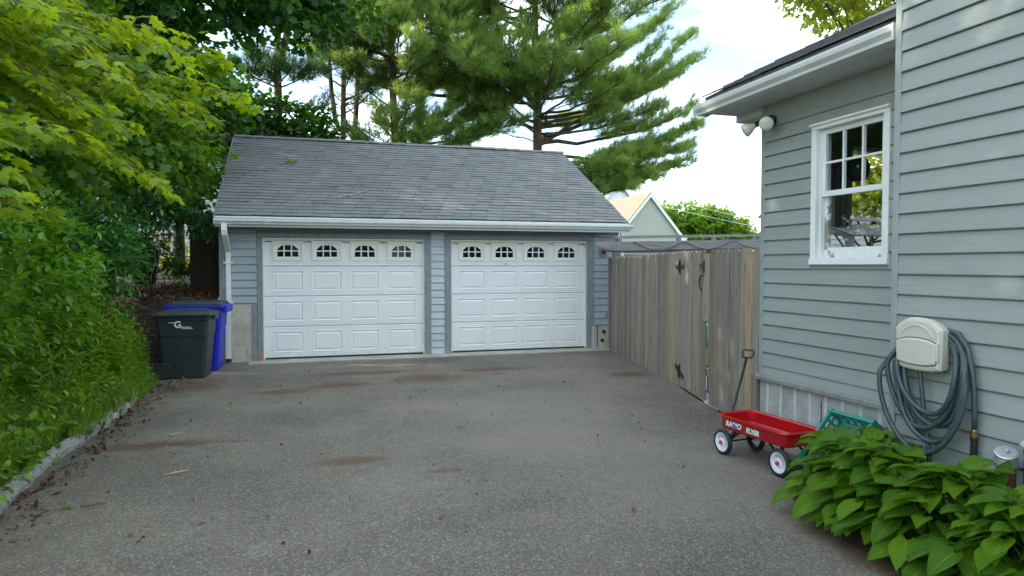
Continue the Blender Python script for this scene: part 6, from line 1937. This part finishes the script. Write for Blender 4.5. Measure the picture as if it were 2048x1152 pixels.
# across the street behind the viewer, mirrored in the door panes
BH = thing('street_house', 'brown house across the street mirrored in the garage door panes', 'house', (-1.0, -19.0, 0))
wobj(MB().box((-7, -26, 0), (5, -19, 4.6)), BH).build('wall', 'brown_house', BH)
wobj(MB().sweep([(-0.5, 4.5), (7.5, 4.5), (3.5, 7.4)], (-7.4, -26, 0), (5.4, -26, 0), (0, 1, 0), (0, 0, 1)), BH).build('roof', 'grey_roof', BH)
for x in (-5.5, -1.6, 2.4):
    w_ = wobj(MB().box((x, -19.03, 1.4), (x + 1.1, -18.96, 2.9)), BH).build('window', 'white_paint', BH)
    wobj(MB().box((x + 0.09, -18.96, 1.49), (x + 1.01, -18.95, 2.81)), BH).build('pane', 'dark_glass', w_)
for x, lab in ((-9.5, 'street tree mirrored left of the brown house'), (8.5, 'street tree mirrored right of the brown house')):
    simple_tree('street_tree', lab, (x, -15, 0), 6, [(x, -15, 5.6, 3.2, 2.6, 2.8), (x + 2.0, -15.5, 7.0, 2.2, 2.0, 2.0)], 240, 16, 0.3, 0.3, 'dark_maple', STAR_V, STAR_F, 'street trees')

# ------------------------------------------------------------------ shrubs and undergrowth on the bank
def shrub(label, blobs, nc, per, size, mat, spread=0.10, stems=True):
    b0 = blobs[0]
    base = (b0[0], b0[1], float(bank_h(b0[0], b0[1])))
    t = thing('shrub', label, 'shrub', base, 0, 'shrubs on the left bank')
    mb = MB()
    for b_ in blobs if stems else blobs[:1]:
        for k in range(4 if stems else 1):
            e = (b_[0] + random.uniform(-.7, .7) * b_[3], b_[1] + random.uniform(-.7, .7) * b_[4], b_[2] + random.uniform(-.2, .6) * b_[5])
            s0 = (b_[0] + random.uniform(-.15, .15), b_[1] + random.uniform(-.15, .15), float(bank_h(b_[0], b_[1])) - 0.05)
            p = limb_path(s0, e, 0.1, 6, 0.10)
            mb.tube(p, [0.010 - 0.006 * i / 6 for i in range(7)], 5, cap=False)
    wobj(mb, t).build('stems', 'bark', t)
    crown(t, blobs, nc, per, spread, size, mat, OVAL_V, OVAL_F, 0.25, 0.45, name='foliage')
    return t
shrub('fresh green shrub at the left edge below the maple sprays', [(-3.1, 6.3, 1.25, 0.85, 1.1, 0.75), (-3.9, 5.6, 1.6, 0.9, 1.2, 0.8), (-2.9, 7.3, 1.1, 0.6, 0.7, 0.55)], 400, 16, 0.095, 'shrub_leaf')
shrub('medium green shrub in the middle of the left bank', [(-3.1, 8.6, 1.45, 0.85, 1.0, 0.85), (-3.9, 8.0, 2.1, 0.9, 1.2, 0.9), (-3.0, 9.5, 1.7, 0.7, 0.8, 0.8)], 420, 16, 0.10, 'shrub_leaf')
shrub('dense dark shrub behind the bins below the wood edge', [(-2.95, 10.9, 1.6, 0.75, 0.9, 0.85), (-3.0, 12.0, 2.15, 0.75, 0.8, 0.75), (-2.45, 12.7, 2.75, 0.55, 0.6, 0.38), (-3.6, 10.2, 2.1, 0.8, 0.9, 0.9), (-3.7, 12.3, 2.0, 0.7, 0.8, 0.8)], 600, 16, 0.10, 'shrub_dark')
shrub('shrub with low leafy arms reaching to the garage gutter', [(-2.15, 13.0, 2.62, 0.5, 0.45, 0.30), (-1.65, 13.1, 2.35, 0.36, 0.3, 0.16), (-2.7, 13.6, 2.9, 0.7, 0.6, 0.5)], 160, 14, 0.10, 'shrub_dark', stems=False)
shrub('low dark shrub on the slope beyond the plastic barrel', [(-3.1, 14.6, 2.0, 0.7, 0.6, 0.6), (-3.7, 13.6, 2.0, 0.6, 0.7, 0.8), (-2.35, 15.2, 1.6, 0.4, 0.5, 0.25)], 260, 14, 0.10, 'shrub_dark', stems=False)
shrub('small yellow-leaved sapling among the weeds near the kerb', [(-2.62, 8.75, 0.95, 0.28, 0.28, 0.16), (-2.75, 8.9, 0.75, 0.2, 0.2, 0.12)], 26, 9, 0.10, 'maple_leaf', 0.07)

def stem_template(seed, nl=16):
    r = np.random.default_rng(seed)
    v, f = [], []
    for k in range(4):
        z = k / 3
        for q in range(3):
            a = q * 2.1
            v.append((0.008 * math.cos(a) + 0.03 * z * z, 0.008 * math.sin(a), z))
    for k in range(3):
        for q in range(3):
            a, b_ = k * 3 + q, k * 3 + (q + 1) % 3
            f += [(a, b_, b_ + 3), (a, b_ + 3, a + 3)]
    for k in range(nl):
        z = 0.25 + 0.75 * k / nl
        a = k * 2.4
        el = 0.1 + 0.7 * (z ** 3)
        d_ = np.array([math.cos(a) * math.cos(el), math.sin(a) * math.cos(el), math.sin(el)])
        sd = np.cross(d_, [0, 0, 1])
        sd /= np.linalg.norm(sd)
        up = np.cross(sd, d_)
        L = 0.26 * (1.1 - 0.45 * z) * r.uniform(.8, 1.2)
        n0 = len(v)
        for p in LANCE_V:
            v.append(tuple(np.array([0.03 * z * z, 0, z]) + (sd * p[0] * 1.25 + d_ * p[1] + up * p[2]) * L))
        f += [tuple(i + n0 for i in q) for q in LANCE_F]
    return np.array(v), f
def yaw_rot(n, tilt=0.15):
    a = RNG.random(n) * 2 * np.pi
    f = np.stack([np.cos(a), np.sin(a), RNG.normal(size=n) * tilt], 1)
    up = np.stack([RNG.normal(size=n) * tilt, RNG.normal(size=n) * tilt, np.ones(n)], 1)
    return rot_from(f, up)
def on_bank(n, d0, d1, y0, y1):
    y_ = RNG.uniform(y0, y1, n)
    d_ = d0 + (d1 - d0) * RNG.random(n)
    x_ = -2.16 + 0.10 * smoothstep(7.0, 4.5, y_) - d_
    return np.stack([x_, y_, bank_h(x_, y_) - 0.01], 1)
SV, SF = stem_template(5)
pos = np.concatenate([on_bank(210, 0.12, 1.1, 7.6, 11.0), on_bank(120, 0.1, 1.3, 4.6, 7.8), on_bank(40, 0.1, 0.9, 2.5, 4.8), on_bank(90, 0.0, 0.55, 9.4, 11.5)])
hts = np.concatenate([RNG.uniform(0.40, 0.85, 210), RNG.uniform(0.22, 0.5, 120), RNG.uniform(0.2, 0.4, 40), RNG.uniform(0.5, 0.95, 90)])
hts = hts * np.clip(0.6 + 0.9 * (-2.16 - pos[:, 0]), 0.55, 1.0)
tag(scatter('weeds', SV, SF, pos, yaw_rot(len(pos)), hts, 'weed_leaf'), 'tall leafy weeds crowding the kerb below the shrubs', 'weeds', kind='stuff')
def tuft_grass(nb=11, seed=2):
    r = np.random.default_rng(seed)
    v, f = [], []
    for k in range(nb):
        a = r.uniform(0, 6.28)
        d_ = np.array([math.cos(a), math.sin(a), 0])
        sd = np.array([-d_[1], d_[0], 0]) * 0.016
        lean = r.uniform(0.15, 0.75)
        h = r.uniform(0.6, 1.0)
        p = [d_ * 0.04, d_ * (0.04 + lean * 0.25) + np.array([0, 0, h * 0.55]), d_ * (0.04 + lean * 0.75) + np.array([0, 0, h * (1 - 0.35 * lean)])]
        n0 = len(v)
        v += [p[0] - sd, p[0] + sd, p[1] - sd * 0.8, p[1] + sd * 0.8, p[2]]
        f += [(n0, n0 + 1, n0 + 3), (n0, n0 + 3, n0 + 2), (n0 + 2, n0 + 3, n0 + 4)]
    return np.array(v), f
GV, GF = tuft_grass()
pos = np.concatenate([on_bank(1300, -0.04, 1.0, 2.2, 7.0), on_bank(600, -0.05, 0.5, 6.0, 10.8), on_bank(300, 0.9, 2.2, 2.5, 8.0), on_bank(260, -0.20, 0.05, 7.2, 10.6)])
tag(scatter('grass', GV, GF, pos, yaw_rot(len(pos)), RNG.uniform(0.12, 0.34, len(pos)), 'grass_blade'), 'long grass spilling over the granite kerb', 'grass', kind='stuff')
pos = np.concatenate([on_bank(5600, 0.0, 1.6, 2.2, 11.2), on_bank(1500, -0.10, 0.12, 3.0, 10.8), on_bank(3000, 1.4, 3.6, 3.0, 12.0)])
pos[:, 2] += RNG.random(len(pos)) ** 1.6 * 0.26
n = len(pos)
tag(scatter('ground_cover', OVAL_V * np.array([1.15, 1, 1]), OVAL_F, pos, leaf_rot(n, unit(n) * 0.4, 1.0, 0.1), RNG.uniform(0.04, 0.115, n), 'weed_leaf'), 'low leafy ground cover on the bank behind the kerb', 'ground cover', kind='stuff')
# fallen leaves on the bare slope behind the bins and along the kerb
x_ = RNG.uniform(-3.3, -1.38, 3600)
y_ = RNG.uniform(11.7, 15.2, 3600)
pos = np.concatenate([np.stack([x_, y_, bank_h(x_, y_) + 0.01], 1), np.stack([RNG.uniform(-2.1, -1.5, 150) , RNG.uniform(9.8, 11.6, 150), np.full(150, 0.012)], 1), np.stack([-1.93 + np.abs(RNG.normal(size=420)) * 0.14, RNG.uniform(4.5, 10.2, 420), np.full(420, 0.010)], 1)])
n = len(pos)
tag(scatter('dead_leaves', OVAL_V, OVAL_F, pos, leaf_rot(n, unit(n) * 0.3, 1.3, 0.0), RNG.uniform(0.025, 0.075, n), 'dead_leaf'), 'brown fallen leaves on the slope behind the bins and along the kerb', 'leaf litter', kind='stuff')
# pine needles, crumbs and petals scattered on the asphalt
NV = np.array([(-0.5, -0.012, 0), (0.5, -0.006, 0.01), (0.5, 0.006, 0.012), (-0.5, 0.012, 0.004)])
cl = []
for (x, y0_, sx, sy, n) in ((1.75, 9.9, 0.45, 0.35, 420), (0.45, 9.7, 0.35, 0.16, 160), (-0.25, 9.4, 0.3, 0.14, 150), (2.9, 10.5, 0.6, 0.16, 170), (1.0, 10.7, 0.7, 0.15, 160), (-1.35, 6.95, 0.45, 0.12, 260), (3.5, 7.7, 0.25, 0.3, 60), (4.75, 9.4, 0.25, 0.3, 130), (0.4, 5.9, 0.3, 0.10, 70), (4.6, 8.0, 0.14, 0.7, 160), (3.35, 4.2, 0.2, 0.25, 60), (1.2, 8.0, 1.8, 1.6, 240), (1.0, 6.0, 1.8, 1.0, 120)):
    cl.append(np.stack([RNG.normal(x, sx, n), RNG.normal(y0_, sy, n), np.full(n, 0.006)], 1))
pos = np.concatenate(cl)
pos = pos[(pos[:, 0] > -1.85) & (pos[:, 1] < 12.0)]
n = len(pos)
f = unit(n)
f[:, 2] *= 0.08
tag(scatter('pine_needle_litter', NV, [(0, 1, 2, 3)], pos, rot_from(f, np.tile([0, 0, 1.0], (n, 1)) + unit(n) * 0.15), RNG.uniform(0.03, 0.09, n), 'dry_needle'), 'rusty pine needles drifted in patches on the asphalt', 'litter', kind='stuff')
n = 260
pos = np.stack([RNG.uniform(-1.7, 4.6, n), RNG.uniform(4.0, 11.8, n), np.full(n, 0.008)], 1)
pos = pos[pos[:, 0] < 3.0 + (pos[:, 1] - 4) * 0.24]
n = len(pos)
tag(scatter('fallen_leaves', OVAL_V, OVAL_F, pos, leaf_rot(n, unit(n) * 0.3, 1.4, 0.0), RNG.uniform(0.015, 0.05, n), 'dead_leaf'), 'sparse dry leaves and crumbs lying over the asphalt', 'litter', kind='stuff')
n = 34
pos = np.stack([RNG.uniform(-1.5, 4.0, n), RNG.uniform(5.0, 11.0, n), np.full(n, 0.010)], 1)
pos = pos[pos[:, 0] < 3.0 + (pos[:, 1] - 4) * 0.2]
n = len(pos)
tag(scatter('green_leaves', OVAL_V, OVAL_F, pos, leaf_rot(n, unit(n) * 0.3, 1.4, 0.0), RNG.uniform(0.03, 0.06, n), 'bright_leaf'), 'a few fresh green leaves dropped on the asphalt', 'litter', kind='stuff')
def stick(label, a, b, r, mat='pale_stick'):
    p = limb_path(a, b, 0.0, 5, 0.04)
    return tag(MB().tube(p, [r, r * .95, r * .9, r * .8, r * .7, r * .5], 6).build('fallen_twig', mat), label, 'twig')
stick('pale straight stick lying on the asphalt left of centre', (-1.06, 5.90, 0.012), (-0.90, 5.98, 0.012), 0.008)
tw = stick('thin brown twig with a green leaf near the left kerb', (-1.48, 5.29, 0.012), (-1.32, 5.33, 0.012), 0.006, 'twig')
lf = scatter('leaf', OVAL_V, OVAL_F, np.array([[-1.52, 5.28, 0.012]]), rot_from(np.array([[-1.0, 0.1, 0.1]]), np.array([[0, 0, 1.0]])), np.array([0.09]), 'bright_leaf')
lf.parent = tw
stick('short pale stick beside the needle patch near the kerb', (-1.26, 7.26, 0.012), (-1.16, 7.34, 0.012), 0.008)
stick('dark curved twig on the asphalt in front of the right door', (2.7, 9.95, 0.012), (2.95, 10.05, 0.012), 0.005, 'black_metal')
def roof_pt(x, y, lift=0.03):
    return (x, y, EAVE_Z + (y - EAVE_Y) * (RIDGE_Z - EAVE_Z) / (RIDGE_Y - EAVE_Y) + lift)
rb_ = tag(MB().tube([roof_pt(0.60, 12.82), roof_pt(0.78, 12.88, .04), roof_pt(0.98, 13.02, .03), roof_pt(1.16, 13.10, .05)], [0.012, 0.011, 0.009, 0.005], 6).tube([roof_pt(0.75, 12.87, .04), roof_pt(0.84, 12.84, .06)], 0.006, 5).build('fallen_branch', 'pale_stick'), 'pale dead branch lying on the garage shingles', 'branch')
sg_ = tag(MB().tube([roof_pt(-0.42, 14.18), roof_pt(-0.27, 14.28, .04), roof_pt(-0.10, 14.38, .04)], [0.008, 0.007, 0.004], 5).build('fallen_sprig', 'twig'), 'green leafy sprig lying near the top of the garage roof', 'sprig')
pp = np.array([roof_pt(-0.30 + 0.24 * RNG.random(), 14.28 + 0.14 * RNG.random(), 0.05) for _ in range(16)])
lf = scatter('leaf', OVAL_V, OVAL_F, pp, leaf_rot(16, unit(16), 0.8, 0.0), RNG.uniform(0.07, 0.11, 16), 'bright_leaf')
lf.parent = sg_
cl = []
for (x, y_) in ((0.81, 13.38), (1.08, 13.31), (-1.27, 13.74), (-1.06, 13.74), (-0.55, 13.92), (-0.70, 13.48), (0.55, 13.27), (0.2, 12.6), (2.3, 13.8)):
    for _ in range(46):
        cl.append(roof_pt(random.gauss(x, 0.06), random.gauss(y_, 0.035), 0.022))
pos = np.array(cl)
n = len(pos)
f = unit(n)
f[:, 2] *= 0.1
f[:, 2] += f[:, 1] * 0.5
tag(scatter('roof_needle_litter', NV * np.array([1, 2, 1]), [(0, 1, 2, 3)], pos, rot_from(f, np.tile([0, -0.5, 1.0], (n, 1))), RNG.uniform(0.05, 0.10, n), 'dry_needle'), 'small rusty needle clumps caught on the garage shingles', 'litter', kind='stuff')
